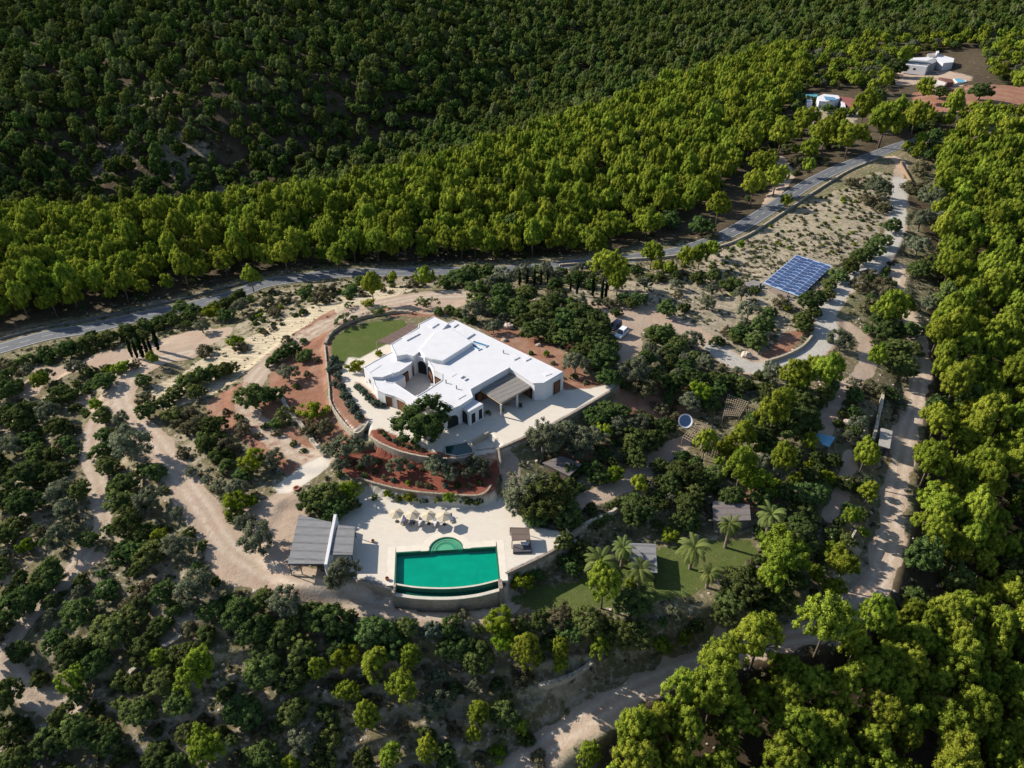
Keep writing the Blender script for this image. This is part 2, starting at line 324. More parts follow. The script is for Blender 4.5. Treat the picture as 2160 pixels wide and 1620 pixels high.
def bump(t, b, h, strength, dist=.1):
    n = N(t, "ShaderNodeBump", Strength=strength, Distance=dist); t.links.new(h, n.inputs['Height']); t.links.new(n.outputs[0], b.inputs['Normal'])
def coord(t, which='Object'): return t.nodes.new("ShaderNodeTexCoord").outputs[which]
def simple(name, c1, c2=None, sc=1.5, rough=.85, bs=.0, spec=.25, metal=0., det=4):
    m, t, b = newmat(name); v = coord(t)
    c2 = c2 or tuple(x * .8 for x in c1)
    f = noise(t, v, sc, det); t.links.new(mix(t, f, c1, c2), b.inputs['Base Color'])
    b.inputs['Roughness'].default_value = rough; b.inputs['Specular IOR Level'].default_value = spec; b.inputs['Metallic'].default_value = metal
    if bs: bump(t, b, noise(t, v, sc * 4, 4), bs)
    return m
def stone(name, c1, c2, c3, sc=2.2):
    m, t, b = newmat(name); v = coord(t)
    mp = N(t, "ShaderNodeMapping"); mp.inputs['Scale'].default_value = (1, 1, 1.7); t.links.new(v, mp.inputs[0])
    vo = N(t, "ShaderNodeTexVoronoi", Scale=sc); t.links.new(mp.outputs[0], vo.inputs['Vector'])
    ve = N(t, "ShaderNodeTexVoronoi", Scale=sc, feature='DISTANCE_TO_EDGE'); t.links.new(mp.outputs[0], ve.inputs['Vector'])
    sp = t.nodes.new("ShaderNodeSeparateColor"); t.links.new(vo.outputs['Color'], sp.inputs[0])
    c = mix(t, sp.outputs[0], c1, c2); c = mix(t, noise(t, v, .35), c, c3)
    r = N(t, "ShaderNodeMapRange"); r.inputs['From Max'].default_value = .08; t.links.new(ve.outputs['Distance'], r.inputs[0])
    c = mix(t, r.outputs[0], tuple(x * .45 for x in c2), c); t.links.new(c, b.inputs['Base Color']); bump(t, b, r.outputs[0], .8, .08)
    return m

m, t, b = newmat("ground_soil"); GROUND = m; v = coord(t)
a1 = N(t, "ShaderNodeAttribute", attribute_name="mask_a"); s1 = t.nodes.new("ShaderNodeSeparateColor"); t.links.new(a1.outputs['Color'], s1.inputs[0])
a2 = N(t, "ShaderNodeAttribute", attribute_name="mask_b"); s2 = t.nodes.new("ShaderNodeSeparateColor"); t.links.new(a2.outputs['Color'], s2.inputs[0])
a3 = N(t, "ShaderNodeAttribute", attribute_name="mask_c"); s3 = t.nodes.new("ShaderNodeSeparateColor"); t.links.new(a3.outputs['Color'], s3.inputs[0])
big = noise(t, v, .06, 5, .6); mid = noise(t, v, .45, 5, .65); fine = noise(t, v, 2.6, 4, .7); grit = noise(t, v, 9, 3, .7)
rock = noise(t, v, .9, 6, .75, .52, .66)
scrub = mix(t, mid, (.13, .10, .055), (.24, .18, .11)); scrub = mix(t, big, scrub, (.12, .12, .055)); scrub = mix(t, rock, scrub, (.42, .37, .29))
scrub = mix(t, noise(t, v, 1.7, 4, .7, .55, .7), scrub, (.055, .065, .028))
pale = mix(t, mid, (.35, .285, .205), (.22, .175, .12)); pale = mix(t, fine, pale, (.43, .36, .27)); pale = mix(t, noise(t, v, .35, 6, .75, .45, .62), pale, (.19, .17, .105)); pale = mix(t, noise(t, v, 1.3, 5, .7, .58, .72), pale, (.12, .105, .055))
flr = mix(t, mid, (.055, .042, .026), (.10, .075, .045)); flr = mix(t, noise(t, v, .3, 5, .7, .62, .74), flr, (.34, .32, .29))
def m01(a, lo=.35, hi=.65):
    r = N(t, "ShaderNodeMapRange"); r.inputs['From Min'].default_value = lo; r.inputs['From Max'].default_value = hi; t.links.new(a, r.inputs[0]); return r.outputs[0]
def brk(a, n=mid, k=.5):                                       # break up a mask edge with noise
    x = t.nodes.new("ShaderNodeMath"); x.operation = 'MULTIPLY_ADD'; x.inputs[1].default_value = k; x.inputs[2].default_value = -k / 2; t.links.new(n, x.inputs[0])
    y = t.nodes.new("ShaderNodeMath"); y.operation = 'ADD'; t.links.new(a, y.inputs[0]); t.links.new(x.outputs[0], y.inputs[1]); return m01(y.outputs[0])
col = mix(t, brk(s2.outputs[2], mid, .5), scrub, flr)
col = mix(t, brk(s2.outputs[1], mid, .9), col, pale)
# ploughed, banked strip: furrows following the slope
mp = N(t, "ShaderNodeMapping"); mp.inputs['Rotation'].default_value = (0, 0, R(-48)); mp.inputs['Scale'].default_value = (.25, 1, 1); t.links.new(v, mp.inputs[0])
fur = N(t, "ShaderNodeTexWave", Scale=.32, Distortion=9, Detail=4); fur.inputs['Detail Scale'].default_value = 1.2; t.links.new(mp.outputs[0], fur.inputs['Vector'])
scr = mix(t, fur.outputs['Fac'], (.56, .47, .33), (.24, .19, .12)); scr = mix(t, fine, scr, (.50, .42, .29))
col = mix(t, brk(s2.outputs[0]), col, scr)
dirt = mix(t, big, (.43, .325, .24), (.33, .245, .18)); dirt = mix(t, mix(t, .55, fine, (0, 0, 0)), dirt, (.50, .40, .31)); dirt = mix(t, noise(t, v, .22, 5, .6, .5, .7), dirt, (.39, .27, .20))
dirt = mix(t, noise(t, v, .8, 5, .75, .60, .72), dirt, (.25, .19, .13))
rtm = t.nodes.new('ShaderNodeMath'); rtm.operation = 'MULTIPLY'; t.links.new(a3.outputs['Alpha'], rtm.inputs[0]); t.links.new(noise(t, v, .7, 3, .6, .25, .55), rtm.inputs[1])
dirt = mix(t, rtm.outputs[0], dirt, (.53, .44, .345))
col = mix(t, brk(s1.outputs[0]), col, dirt)
gr = mix(t, mid, (.40, .37, .33), (.27, .25, .22)); gr = mix(t, fine, gr, (.48, .45, .40)); col = mix(t, brk(s3.outputs[0]), col, gr)
redc = mix(t, mid, (.25, .105, .065), (.175, .08, .05)); redc = mix(t, fine, redc, (.30, .155, .10)); redc = mix(t, noise(t, v, .14, 5, .65, .45, .70), redc, (.33, .21, .145)); redc = mix(t, noise(t, v, .9, 6, .8, .60, .72), redc, (.12, .085, .05)); redc = mix(t, brk(s3.outputs[2], fine, .3), redc, mix(t, fine, (.17, .045, .03), (.26, .10, .065)))  # last mix: painted bed shade, a darker maroon over the red soil
col = mix(t, brk(s1.outputs[1]), col, redc)
lw = mix(t, mid, (.075, .11, .025), (.11, .125, .035)); lw = mix(t, noise(t, v, .22, 5, .65, .50, .72), lw, (.17, .15, .065)); lw = mix(t, grit, lw, (.06, .09, .018))
col = mix(t, brk(s1.outputs[2], fine, .4), col, lw)
br = N(t, "ShaderNodeTexBrick", Scale=1.0); br.offset = .5; br.inputs['Brick Width'].default_value = 1.1; br.inputs['Row Height'].default_value = .62; br.inputs['Mortar Size'].default_value = .018
br.inputs['Color1'].default_value = (.63, .57, .485, 1); br.inputs['Color2'].default_value = (.57, .515, .435, 1); br.inputs['Mortar'].default_value = (.46, .40, .33, 1)
wv = N(t, "ShaderNodeMapping"); wv.inputs['Rotation'].default_value = (0, 0, R(8)); t.links.new(v, wv.inputs[0]); t.links.new(wv.outputs[0], br.inputs['Vector'])
pv = mix(t, noise(t, v, .5, 5, .6), br.outputs['Color'], (.60, .535, .45)); pv = mix(t, noise(t, v, 1.4, 4, .7, .55, .8), pv, (.54, .47, .38))
col = mix(t, a1.outputs['Alpha'], col, pv)
t.links.new(col, b.inputs['Base Color']); b.inputs['Roughness'].default_value = .95; b.inputs['Specular IOR Level'].default_value = .1
bm_ = mix(t, .5, mid, fine); bm_ = mix(t, .25, bm_, rock)
hm = t.nodes.new("ShaderNodeMath"); hm.operation = 'SUBTRACT'; hm.inputs[0].default_value = 1; t.links.new(a1.outputs['Alpha'], hm.inputs[1])
hm2 = t.nodes.new("ShaderNodeMath"); hm2.operation = 'MULTIPLY'; t.links.new(bm_, hm2.inputs[0]); t.links.new(hm.outputs[0], hm2.inputs[1])
bump(t, b, hm2.outputs[0], .6, .2)

STONE = stone("dry_stone", (.50, .41, .31), (.37, .29, .21), (.30, .25, .18))
STONE_PALE = stone("pale_stone", (.60, .52, .41), (.48, .40, .30), (.42, .36, .27))
STONE_DARK = stone("grey_brown_stone", (.38, .31, .25), (.28, .225, .18), (.33, .26, .20))
def white_plaster():
    m, t, b = newmat("white_plaster"); v = coord(t)
    c = mix(t, noise(t, v, .5, 5, .6, .35, .75), (.61, .60, .615), (.56, .555, .565)); c = mix(t, noise(t, v, .9, 7, .8, .56, .74), c, (.60, .59, .56))
    t.links.new(c, b.inputs['Base Color']); b.inputs['Roughness'].default_value = .9; bump(t, b, noise(t, v, 3, 4), .15, .05); return m
WHITE = white_plaster()
PINKW = simple("weathered_white", (.66, .60, .54), (.52, .46, .40), .8)
WOOD = simple("brown_door_wood", (.21, .09, .045), (.12, .05, .025), 3, .6)
WOODP = simple("pale_wood", (.42, .31, .2), (.3, .21, .13), 3, .7)
DARK = simple("dark_opening", (.012, .014, .016), (.02, .02, .02), 2, .4)
GLASSD = simple("dark_glass", (.02, .03, .04), (.015, .02, .03), 2, .08, spec=.8)
BLUEG = simple("blue_skylight_glass", (.05, .22, .36), (.03, .13, .24), 1, .15, spec=.7)
METAL = simple("grey_metal", (.30, .31, .32), (.22, .23, .24), 2, .4, metal=.6)
DMETAL = simple("dark_metal", (.035, .035, .04), (.05, .05, .05), 2, .5)
WHITEP = simple("white_paint", (.8, .8, .8), (.72, .72, .72), 2, .4, spec=.4)
def slats(name, c1, c2, c3, per, ang, dirx=True):
    m, t, b = newmat(name); v = coord(t)
    mp = N(t, "ShaderNodeMapping"); mp.inputs['Rotation'].default_value = (0, 0, ang); t.links.new(v, mp.inputs[0])
    wv = N(t, "ShaderNodeTexWave", Scale=per, Distortion=.6, Detail=2); wv.bands_direction = 'Y'; t.links.new(mp.outputs[0], wv.inputs['Vector'])
    w2 = N(t, "ShaderNodeTexWave", Scale=per / 6.3, Distortion=.4, Detail=1); w2.bands_direction = 'Y'; t.links.new(mp.outputs[0], w2.inputs['Vector'])
    c = mix(t, wv.outputs['Fac'], c1, c2); r = N(t, "ShaderNodeMapRange"); r.inputs['From Min'].default_value = .75; t.links.new(w2.outputs['Fac'], r.inputs[0])
    c = mix(t, r.outputs[0], c, c3); c = mix(t, noise(t, v, .7, 4, .6), c, tuple(x * .7 for x in c1)); t.links.new(c, b.inputs['Base Color']); bump(t, b, wv.outputs['Fac'], .6, .08); return m

# ------------------------------------------------------------------ object helpers
def tag(o, label=None, cat=None, group=None, kind=None):
    if label: o['label'] = label
    if cat: o['category'] = cat
    if group: o['group'] = group
    if kind: o['kind'] = kind
    return o
def empty(name, loc, label, cat, group=None, rz=0.0):
    o = bpy.data.objects.new(name, None); o.location = loc; o.rotation_euler = (0, 0, rz); o.empty_display_size = .3
    COL.objects.link(o); o.matrix_basis = o.matrix_basis; tag(o, label, cat, group); return o
class MB:
    def __init__(s): s.v = []; s.f = []
    def add(s, v, f):
        n = len(s.v); s.v += [tuple(p) for p in v]; s.f += [tuple(i + n for i in q) for q in f]; return s
    def prism(s, poly, z0, z1, top=None):
        n = len(poly); A = sum(poly[i][0] * poly[(i + 1) % n][1] - poly[(i + 1) % n][0] * poly[i][1] for i in range(n))
        if A < 0: poly = poly[::-1]; top = top[::-1] if top else None
        tp = top or poly; zt = z1 if isinstance(z1, (list, tuple)) else [z1] * n
        return s.add([(p[0], p[1], z0) for p in poly] + [(p[0], p[1], z) for p, z in zip(tp, zt)],
                     [tuple(range(n - 1, -1, -1)), tuple(range(n, 2 * n))] + [(i, (i + 1) % n, n + (i + 1) % n, n + i) for i in range(n)])
    def box(s, c, d, rz=0.0):
        ca, sa = math.cos(rz), math.sin(rz); P_ = []
        for dx, dy in ((-1, -1), (1, -1), (1, 1), (-1, 1)):
            x, y = dx * d[0] / 2, dy * d[1] / 2; P_.append((c[0] + x * ca - y * sa, c[1] + x * sa + y * ca))
        return s.prism(P_, c[2] - d[2] / 2, c[2] + d[2] / 2)
    def tube(s, p0, p1, r0, r1=None, n=8, cap=True):
        r1 = r0 if r1 is None else r1; a = Vector(p0); b = Vector(p1); d = (b - a).normalized(); u = d.orthogonal().normalized(); w_ = d.cross(u)
        v = [a + (u * math.cos(k * 2 * math.pi / n) + w_ * math.sin(k * 2 * math.pi / n)) * r0 for k in range(n)] + [b + (u * math.cos(k * 2 * math.pi / n) + w_ * math.sin(k * 2 * math.pi / n)) * r1 for k in range(n)]
        f = [(k, (k + 1) % n, n + (k + 1) % n, n + k) for k in range(n)]
        if cap: f += [tuple(range(n - 1, -1, -1)), tuple(range(n, 2 * n))]
        return s.add(v, f)
    def lathe(s, c, prof, n=20):
        v = [(c[0] + r * math.cos(2 * math.pi * k / n), c[1] + r * math.sin(2 * math.pi * k / n), c[2] + z) for r, z in prof for k in range(n)]
        f = [(i * n + k, i * n + (k + 1) % n, (i + 1) * n + (k + 1) % n, (i + 1) * n + k) for i in range(len(prof) - 1) for k in range(n)]
        return s.add(v, f)
    def ribbon(s, pts, half, z0, z1):
        """a wall of real thickness along a polyline; z0/z1 numbers or lists"""
        n = len(pts); L = []; Rr = []
        for i in range(n):
            a = pts[max(i - 1, 0)]; b = pts[min(i + 1, n - 1)]; dx, dy = b[0] - a[0], b[1] - a[1]; l = math.hypot(dx, dy) + 1e-9
            L.append((pts[i][0] - dy / l * half, pts[i][1] + dx / l * half)); Rr.append((pts[i][0] + dy / l * half, pts[i][1] - dx / l * half))
        z0 = list(z0) if hasattr(z0, '__len__') else [z0] * n; z1 = list(z1) if hasattr(z1, '__len__') else [z1] * n
        v = []; f = []
        for i in range(n): v += [(L[i][0], L[i][1], z0[i]), (L[i][0], L[i][1], z1[i]), (Rr[i][0], Rr[i][1], z1[i]), (Rr[i][0], Rr[i][1], z0[i])]
        for i in range(n - 1):
            q = 4 * i
            for k in range(4): f.append((q + k, q + 4 + k, q + 4 + (k + 1) % 4, q + (k + 1) % 4))
        f += [(3, 2, 1, 0), (4 * n - 4, 4 * n - 3, 4 * n - 2, 4 * n - 1)]
        return s.add(v, f)
    def build(s, name, mat, parent=None, smooth_=False, bev=0):
        me = bpy.data.meshes.new(name); v = s.v
        if parent is not None:
            L = parent.location; c_, s_ = math.cos(-parent.rotation_euler[2]), math.sin(-parent.rotation_euler[2])
            gp = parent.parent
            if gp is not None: L = (L[0] + gp.location[0], L[1] + gp.location[1], L[2] + gp.location[2])
            if not getattr(s, 'local', False): v = [((x - L[0]) * c_ - (y - L[1]) * s_, (x - L[0]) * s_ + (y - L[1]) * c_, z - L[2]) for x, y, z in v]
        me.from_pydata(v, [], s.f); me.validate()
        if mat: me.materials.append(mat)
        o = bpy.data.objects.new(name, me); COL.objects.link(o)
        if parent is not None: o.parent = parent
        if smooth_: me.shade_smooth()
        if bev:
            md = o.modifiers.new("edge", 'BEVEL'); md.width = bev; md.segments = 2; md.limit_method = 'ANGLE'; md.angle_limit = R(40)
        return o

# ------------------------------------------------------------------ ground meshes, one per kind of surface, sharing one grid
ny, nx = X.shape
gx_ = np.gradient(Z, GX, axis=1); gy_ = np.gradient(Z, GY, axis=0)
NRM = np.stack([-gx_, -gy_, np.ones_like(Z)], -1); NRM /= np.linalg.norm(NRM, axis=-1, keepdims=True)
idx = np.arange(ny * nx).reshape(ny, nx)
F = np.stack([idx[:-1, :-1], idx[:-1, 1:], idx[1:, 1:], idx[1:, :-1]], -1).reshape(-1, 4)
def fm(k): a = M[k]; return ((a[:-1, :-1] + a[:-1, 1:] + a[1:, 1:] + a[1:, :-1]) / 4).ravel()
cls = np.zeros(len(F), int)                                    # 0 ground 1 path 2 red soil 3 lawn 4 terrace
cls[fm('path') > .5] = 1; cls[fm('red') > .5] = 2; cls[fm('lawn') > .45] = 3; cls[fm('paving') > .5] = 4; cls[fm('scree') > .5] = 5
fx_ = X[:-1, :-1].ravel(); fy_ = Y[:-1, :-1].ravel(); fdz = Z.ravel()[F]
deep = (fdz.max(1) < -8.0) & (psd(fx_, fy_, POOLW) < 0.3)      # nothing of the pit's floor is needed
cls[deep] = 9
VX = np.stack([X.ravel(), Y.ravel(), Z.ravel()], -1); VN = NRM.reshape(-1, 3)
def gmesh(name, sel, label):
    f = F[sel]; used, inv = np.unique(f, return_inverse=True); f = inv.reshape(-1, 4)
    me = bpy.data.meshes.new(name); me.vertices.add(len(used)); me.vertices.foreach_set("co", VX[used].ravel().astype(np.float32))
    me.loops.add(len(f) * 4); me.loops.foreach_set("vertex_index", f.ravel().astype(np.int32))
    me.polygons.add(len(f)); me.polygons.foreach_set("loop_start", np.arange(0, len(f) * 4, 4, dtype=np.int32))
    me.update(calc_edges=True); me.shade_smooth()
    for an, ch in (("mask_a", ('path', 'red', 'lawn', 'paving')), ("mask_b", ('scree', 'pale', 'forest', None)), ("mask_c", ('grey', 'road', 'bed_shade', 'rut'))):
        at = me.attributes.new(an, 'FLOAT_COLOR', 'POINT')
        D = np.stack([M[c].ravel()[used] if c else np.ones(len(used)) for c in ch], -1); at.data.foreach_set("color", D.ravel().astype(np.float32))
    me.normals_split_custom_set_from_vertices(VN[used].tolist())
    me.materials.append(GROUND); o = bpy.data.objects.new(name, me); COL.objects.link(o)
    return tag(o, label, name.replace('_', ' '), kind='structure')
gmesh("ground", cls == 0, "scrubby rocky hillside and forest floor under the trees")
gmesh("path", cls == 1, "pale pinkish dirt tracks and drive winding round the white villa")
gmesh("red_soil", cls == 2, "bare red earth in beds and yards round the villa")
gmesh("lawn", cls == 3, "mown green grass beside the villa and below the pool")
gmesh("terrace", cls == 4, "pale stone paving round the villa and the swimming pool")
gmesh("ploughed_slope", cls == 5, "straw coloured furrowed bank curving behind the villa")

# asphalt road with its markings
ASPH = simple("asphalt", (.135, .14, .15), (.10, .105, .115), .8, .85, .1)
def strip(pts, half, off, dz, name, mat, n0=0, n1=None, dash=None):
    mb = MB(); n1 = n1 or len(pts) - 1; acc = 0
    for i in range(n0, n1):
        q = []
        seg = math.hypot(pts[i + 1][0] - pts[i][0], pts[i + 1][1] - pts[i][1]); acc += seg
        for j in (i, i + 1):
            a = pts[max(j - 1, 0)]; b_ = pts[min(j + 1, len(pts) - 1)]; dx, dy = b_[0] - a[0], b_[1] - a[1]; l = math.hypot(dx, dy) + 1e-9; nx_, ny_ = -dy / l, dx / l
            q.append([(pts[j][0] + nx_ * (off + h), pts[j][1] + ny_ * (off + h), pts[j][2] + dz) for h in (half, -half)])
        if dash and int(acc / dash) % 2: continue
        mb.add([q[0][0], q[0][1], q[1][1], q[1][0]], [(0, 1, 2, 3)])
    return mb.build(name, mat)
def resample(A, step):
    A = np.array(A); d = np.r_[0, np.cumsum(np.hypot(*(A[1:, :2] - A[:-1, :2]).T))]; q = np.arange(0, d[-1], step)
    return np.stack([np.interp(q, d, A[:, k]) for k in range(3)], -1)
RD = resample(ROAD, 1.5)
tag(strip(RD, 3.4, 0, .10, "road", ASPH), "grey asphalt road curving round behind the villa hill", "road", kind='structure')
LINE = simple("road_paint", (.62, .62, .6), (.4, .4, .38), 4, .6)
tag(strip(RD, .08, 3.05, .104, "road_marking", LINE), "white edge line on the far side of the road", "road marking", kind='structure')
tag(strip(RD, .08, -3.05, .104, "road_marking", LINE), "white edge line on the near side of the road", "road marking", kind='structure')
tag(strip(RD, .07, 0, .104, "road_marking", LINE, dash=3.0), "dashed white centre line of the road", "road marking", kind='structure')

# ------------------------------------------------------------------ walls
def wallobj(name, px, ztop, height, mat, label, cat="wall", half=.22, on=None, n=6, rag=0.0, zt=None):
    """px along the wall's foot or top: ztop a number (top at that height), or None to stand on the ground"""
    if ztop is None:
        d = dense(G(px), n); zz = HG(d[:, 0], d[:, 1]); top = zz + height; z0 = zz - .4; pts = [tuple(p) for p in d]
    else:
        d = dense(P(px, ztop), n); pts = [tuple(p) for p in d]; top = np.full(len(pts), float(ztop)); z0 = top - height
    if rag: top = top + (rng.random(len(pts)) - .5) * rag
    c = pts[len(pts) // 2]; e = empty(name, (c[0], c[1], float(np.min(z0))), label, cat)
    MB().ribbon(pts, half, z0, top).build("wall_body", mat, e); return e

wallobj("retaining_wall", [(782,921),(807,936),(851,953),(907,964),(954,966),(1000,960)], .15, 3.2, STONE_PALE, "curved pale stone retaining wall below the villa's front terrace", n=5)
wallobj("retaining_wall", [(684,727),(688,765),(693,814),(700,856),(748,912),(777,888)], .45, 2.6, STONE_PALE, "pale stone garden wall along the left edge of the lavender beds")
wallobj("stone_wall", [(686,722),(695,703),(715,687),(760,667),(800,659),(845,654),(870,657)], .85, 1.6, STONE, "rough brown dry stone wall curving round the small green lawn", rag=.35, half=.4)
wallobj("retaining_wall", [(1048,947),(1098,925),(1154,900),(1240,852),(1312,809)], .12, 4.4, STONE_DARK, "long tall stone wall under the villa's right-hand terrace", half=.25)
wallobj("retaining_wall", [(758,1007),(787,1017),(830,1028),(876,1036),(936,1041),(1000,1044),(1024,1037),(1036,1022)], -2.5, 2.9, STONE, "curved stone wall between the red olive bed and the pool deck")
wallobj("retaining_wall", [(1066,1209),(1112,1188),(1158,1165),(1196,1141)], -4.9, 4.6, STONE_DARK, "angled stone wall under the right edge of the pool deck")
wallobj("retaining_wall", [(700,1216),(740,1222),(781,1230),(832,1245)], -4.9, 2.6, STONE, "low brown stone wall at the deck's left corner beside the pool")
wallobj("dry_stone_wall", [(581,822),(596,845),(611,872),(632,895),(650,920),(668,945),(686,964)], None, .9, STONE_PALE, "tumbledown pale dry stone wall on the red earth left of the villa", rag=.6, half=.45)
wallobj("boundary_wall", [(1180,562),(1300,552),(1420,543),(1520,522),(1580,497),(1650,452),(1720,405),(1790,362),(1850,338)], None, .9, STONE_PALE, "low pale wall running along the near side of the asphalt road", half=.3)
wallobj("retaining_wall", [(1612,768),(1640,760),(1670,748),(1695,732),(1712,712)], None, 1.1, STONE_PALE, "short curved stone wall beside the bend of the drive", half=.3)
wallobj("garden_wall", [(1858,843),(1852,880),(1844,915),(1836,945)], None, 2.4, STONE_PALE, "straight sunlit garden wall beside the pale roofed shed", half=.35)
wallobj("entrance_wall", [(1897,342),(1904,358),(1912,372),(1920,386)], None, 1.3, simple("ochre_render", (.30, .20, .12), (.22, .15, .09), 1), "thin ochre gate wall where the drive meets the road", half=.2)
wallobj("dry_stone_wall", [(275,1425),(310,1400),(345,1370),(385,1345)], None, .8, STONE_PALE, "ruined pale dry stone wall in the dark scrub at lower left", rag=.5, half=.4)
wallobj("dry_stone_wall", [(0,865),(30,838),(62,808)], None, .8, STONE, "rough stone wall at the far left edge beside the track", rag=.5, half=.4)
wallobj("dry_stone_wall", [(1135,1450),(1180,1440),(1215,1425),(1250,1400)], None, .9, STONE_PALE, "crumbling pale stone wall above the bare track at lower centre", rag=.4, half=.4)
wallobj("dry_stone_wall", [(915,1495),(945,1487),(980,1475)], None, .8, STONE, "short grey stone wall among pines at the bottom", rag=.4, half=.4)
wallobj("retaining_wall", [(1195,1125),(1240,1110),(1280,1092),(1300,1080)], None, 1.2, STONE_PALE, "pale stone wall on the slope right of the daybed", rag=.3, half=.3)
wallobj("field_wall", [(1905,243),(1960,240),(2060,238),(2150,233)], None, 1.0, STONE, "long low wall under the red ploughed field at upper right", half=.3)
wallobj("guard_rail", [(0,718),(100,692),(200,675),(300,652),(400,629),(480,608),(540,592)], None, .75, METAL, "grey metal guard rail on the far side of the road at left", cat="guard rail", half=.06)
wallobj("garden_wall", [(620,1215),(700,1220),(760,1232)], None, .35, STONE, "very low brown kerb wall in front of the thatched carport", half=.2)

# stair from the terrace down to the olive bed
e = empty("stone_stair", (*atz(1025,955,-1), -2.6), "broad stone steps going down from the terrace beside the pond", "stair")
a0 = np.array(atz(1003,952,-1.25)); a1 = np.array(atz(1049,947,-1.25)); dn = np.array([.05, -1.0])
for k in range(6):
    q0 = a0 + dn * (k * .5 - .6); q1 = a1 + dn * (k * .5 - .6); r0 = q0 + dn * .52; r1 = q1 + dn * .52
    MB().prism([tuple(q0), tuple(q1), tuple(r1), tuple(r0)], -3.4, -1.2 - k * .26).build("step", STONE_PALE, e)
for L_, tp in (([(1030,912),(994,932),(1000,955)], [.5, .55, .35]), ([(1051,945),(1056,966)], [.3, -1.1])):
    MB().ribbon([atz(a[0], a[1], .3) for a in L_], .17, -3.2, tp).build("side_wall", STONE_PALE, e)

# ------------------------------------------------------------------ villa
HR = 5.0
vloc = (*atz(980, 800, 0), 0)
villa = empty("villa", vloc, "large white flat roofed villa with courtyard and thatched porch", "house")
BLK = []
def block(name, px, z, zb=-.6, zref=None, mat=None, bev=.16, world=None, parent=None):
    poly = world or P(px, z if zref is None else zref); BLK.append((name, poly, z))
    o = MB().prism(poly, zb, z).build(name, mat or WHITE, parent or villa, bev=bev)
    return o, poly
MAIN = [(944,681),(959,674.5),(1044,715.5),(1189.5,785),(1149,808),(1128,809),(1084,780),(1076,775),(992,822),(997,839),(970,856.5),(938,870),(900,858),(877,838),(897,826),(932,803),(932,789),(914,779),(900,757),(878,750),(866,741),(880,700)]
main, MAINW = block("wall", MAIN, HR)
nw, NWW = block("wall", [(824,727),(883,691),(884,684),(915.5,668),(946,682),(900,730),(872,752),(858,748),(836,752)], 5.55, mat=WHITE)
vault, VW = block("wall", [(884,738),(915,700),(952,690),(998,722),(968,741),(936,761),(912,757),(896,752)], 6.1, zb=4.0, bev=.3)
left, LW = block("wall", [(767,775.5),(790,762),(828,742),(866,740),(876,752),(866,768),(842,784),(806,796),(786,795.5)], 4.2)
cub, CW = block("wall", [(806,796),(812,806),(832,808),(855,794),(842,785)], 3.0)
fr_, FW = block("wall", [(786,796),(808,797),(814,806),(832,808.5),(853,822),(876.7,837.8),(886,862),(872,860),(855,846),(834,836),(812,830),(796,822),(790,812)], 3.5)
arch_, AW = block("wall", [(969,855.6),(997,840.6),(1020,851.7),(989.6,868.5)], 4.1)
back_, BW = block("wall", [(958,700),(975,690),(1002,703),(985,714)], 5.35, zb=4.5)
for px, z in (([(848,712),(876,698),(886,703),(858,718)], 6.0), ([(905,686),(918,678),(926,682),(912,691)], 6.0), ([(950,686),(960,680),(967,683),(957,690)], 5.45),
              ([(1078,755),(1090,749),(1097,753),(1085,759)], 5.4), ([(1103,757),(1114,751),(1121,755),(1109,761)], 5.4), ([(1145,788),(1158,784),(1165,788),(1151,793)], 5.3),
              ([(960,838),(976,829),(983,833),(967,842)], 5.3), ([(775,783),(799,767),(805,770),(781,786)], 4.45), ([(948,792),(960,785),(965,788),(953,795)], 5.25)):
    block("roof_kerb", px, z - .18, zb=z - 1.6, bev=.06)
# parapet rims
for W_, z in ((MAINW, HR), (LW, 4.2), (NWW, 5.55), (FW, 3.5)):
    c = np.mean(W_, 0); ins = [tuple(np.array(p) * .985 + c * .015) for p in W_]
    MB().ribbon(ins + [ins[0]], .14, z - .2, z + .12).build("parapet", WHITE, villa, bev=.06)
# blue roof skylight with white fins, set in a well
for k, (a, b_) in enumerate((((998,722),(1027,731)), ((993,727),(1012,738)))):
    p0 = np.array(atz(*a, HR)); p1 = np.array(atz(*b_, HR)); dv = (p1 - p0); nn = np.array([-dv[1], dv[0]]) / np.hypot(*dv) * .55
    sk = MB().prism([tuple(p0 + nn), tuple(p1 + nn), tuple(p1 - nn), tuple(p0 - nn)], HR - .2, HR + .14).build("skylight", BLUEG, villa)
    MB().ribbon([tuple(p0 + nn), tuple(p1 + nn), tuple(p1 - nn), tuple(p0 - nn), tuple(p0 + nn)], .1, HR - .2, HR + .28).build("skylight_frame", WHITEP, villa)
for px in ((941,808),(963,820),(1062,745),(829,792),(975,727)):
    x, y = atz(px[0], px[1], HR); MB().tube((x, y, HR - .2), (x, y, HR + .9), .16).build("chimney", METAL if px[0] != 829 else WHITE, villa)
for px, h in (((975,796),.35), ((983,801),.3)):
    x, y = atz(px[0], px[1], HR); MB().box((x, y, HR + h / 2), (1.2, .3, h), .9).build("roof_vent", WHITE, villa)
x, y = atz(818, 788, 3.2)
MB().lathe((x, y, 2.9), [(1.25, 0), (1.2, .4), (.95, .8), (.55, 1.05), (.02, 1.15)], 20).build("dome", WHITE, villa, True)

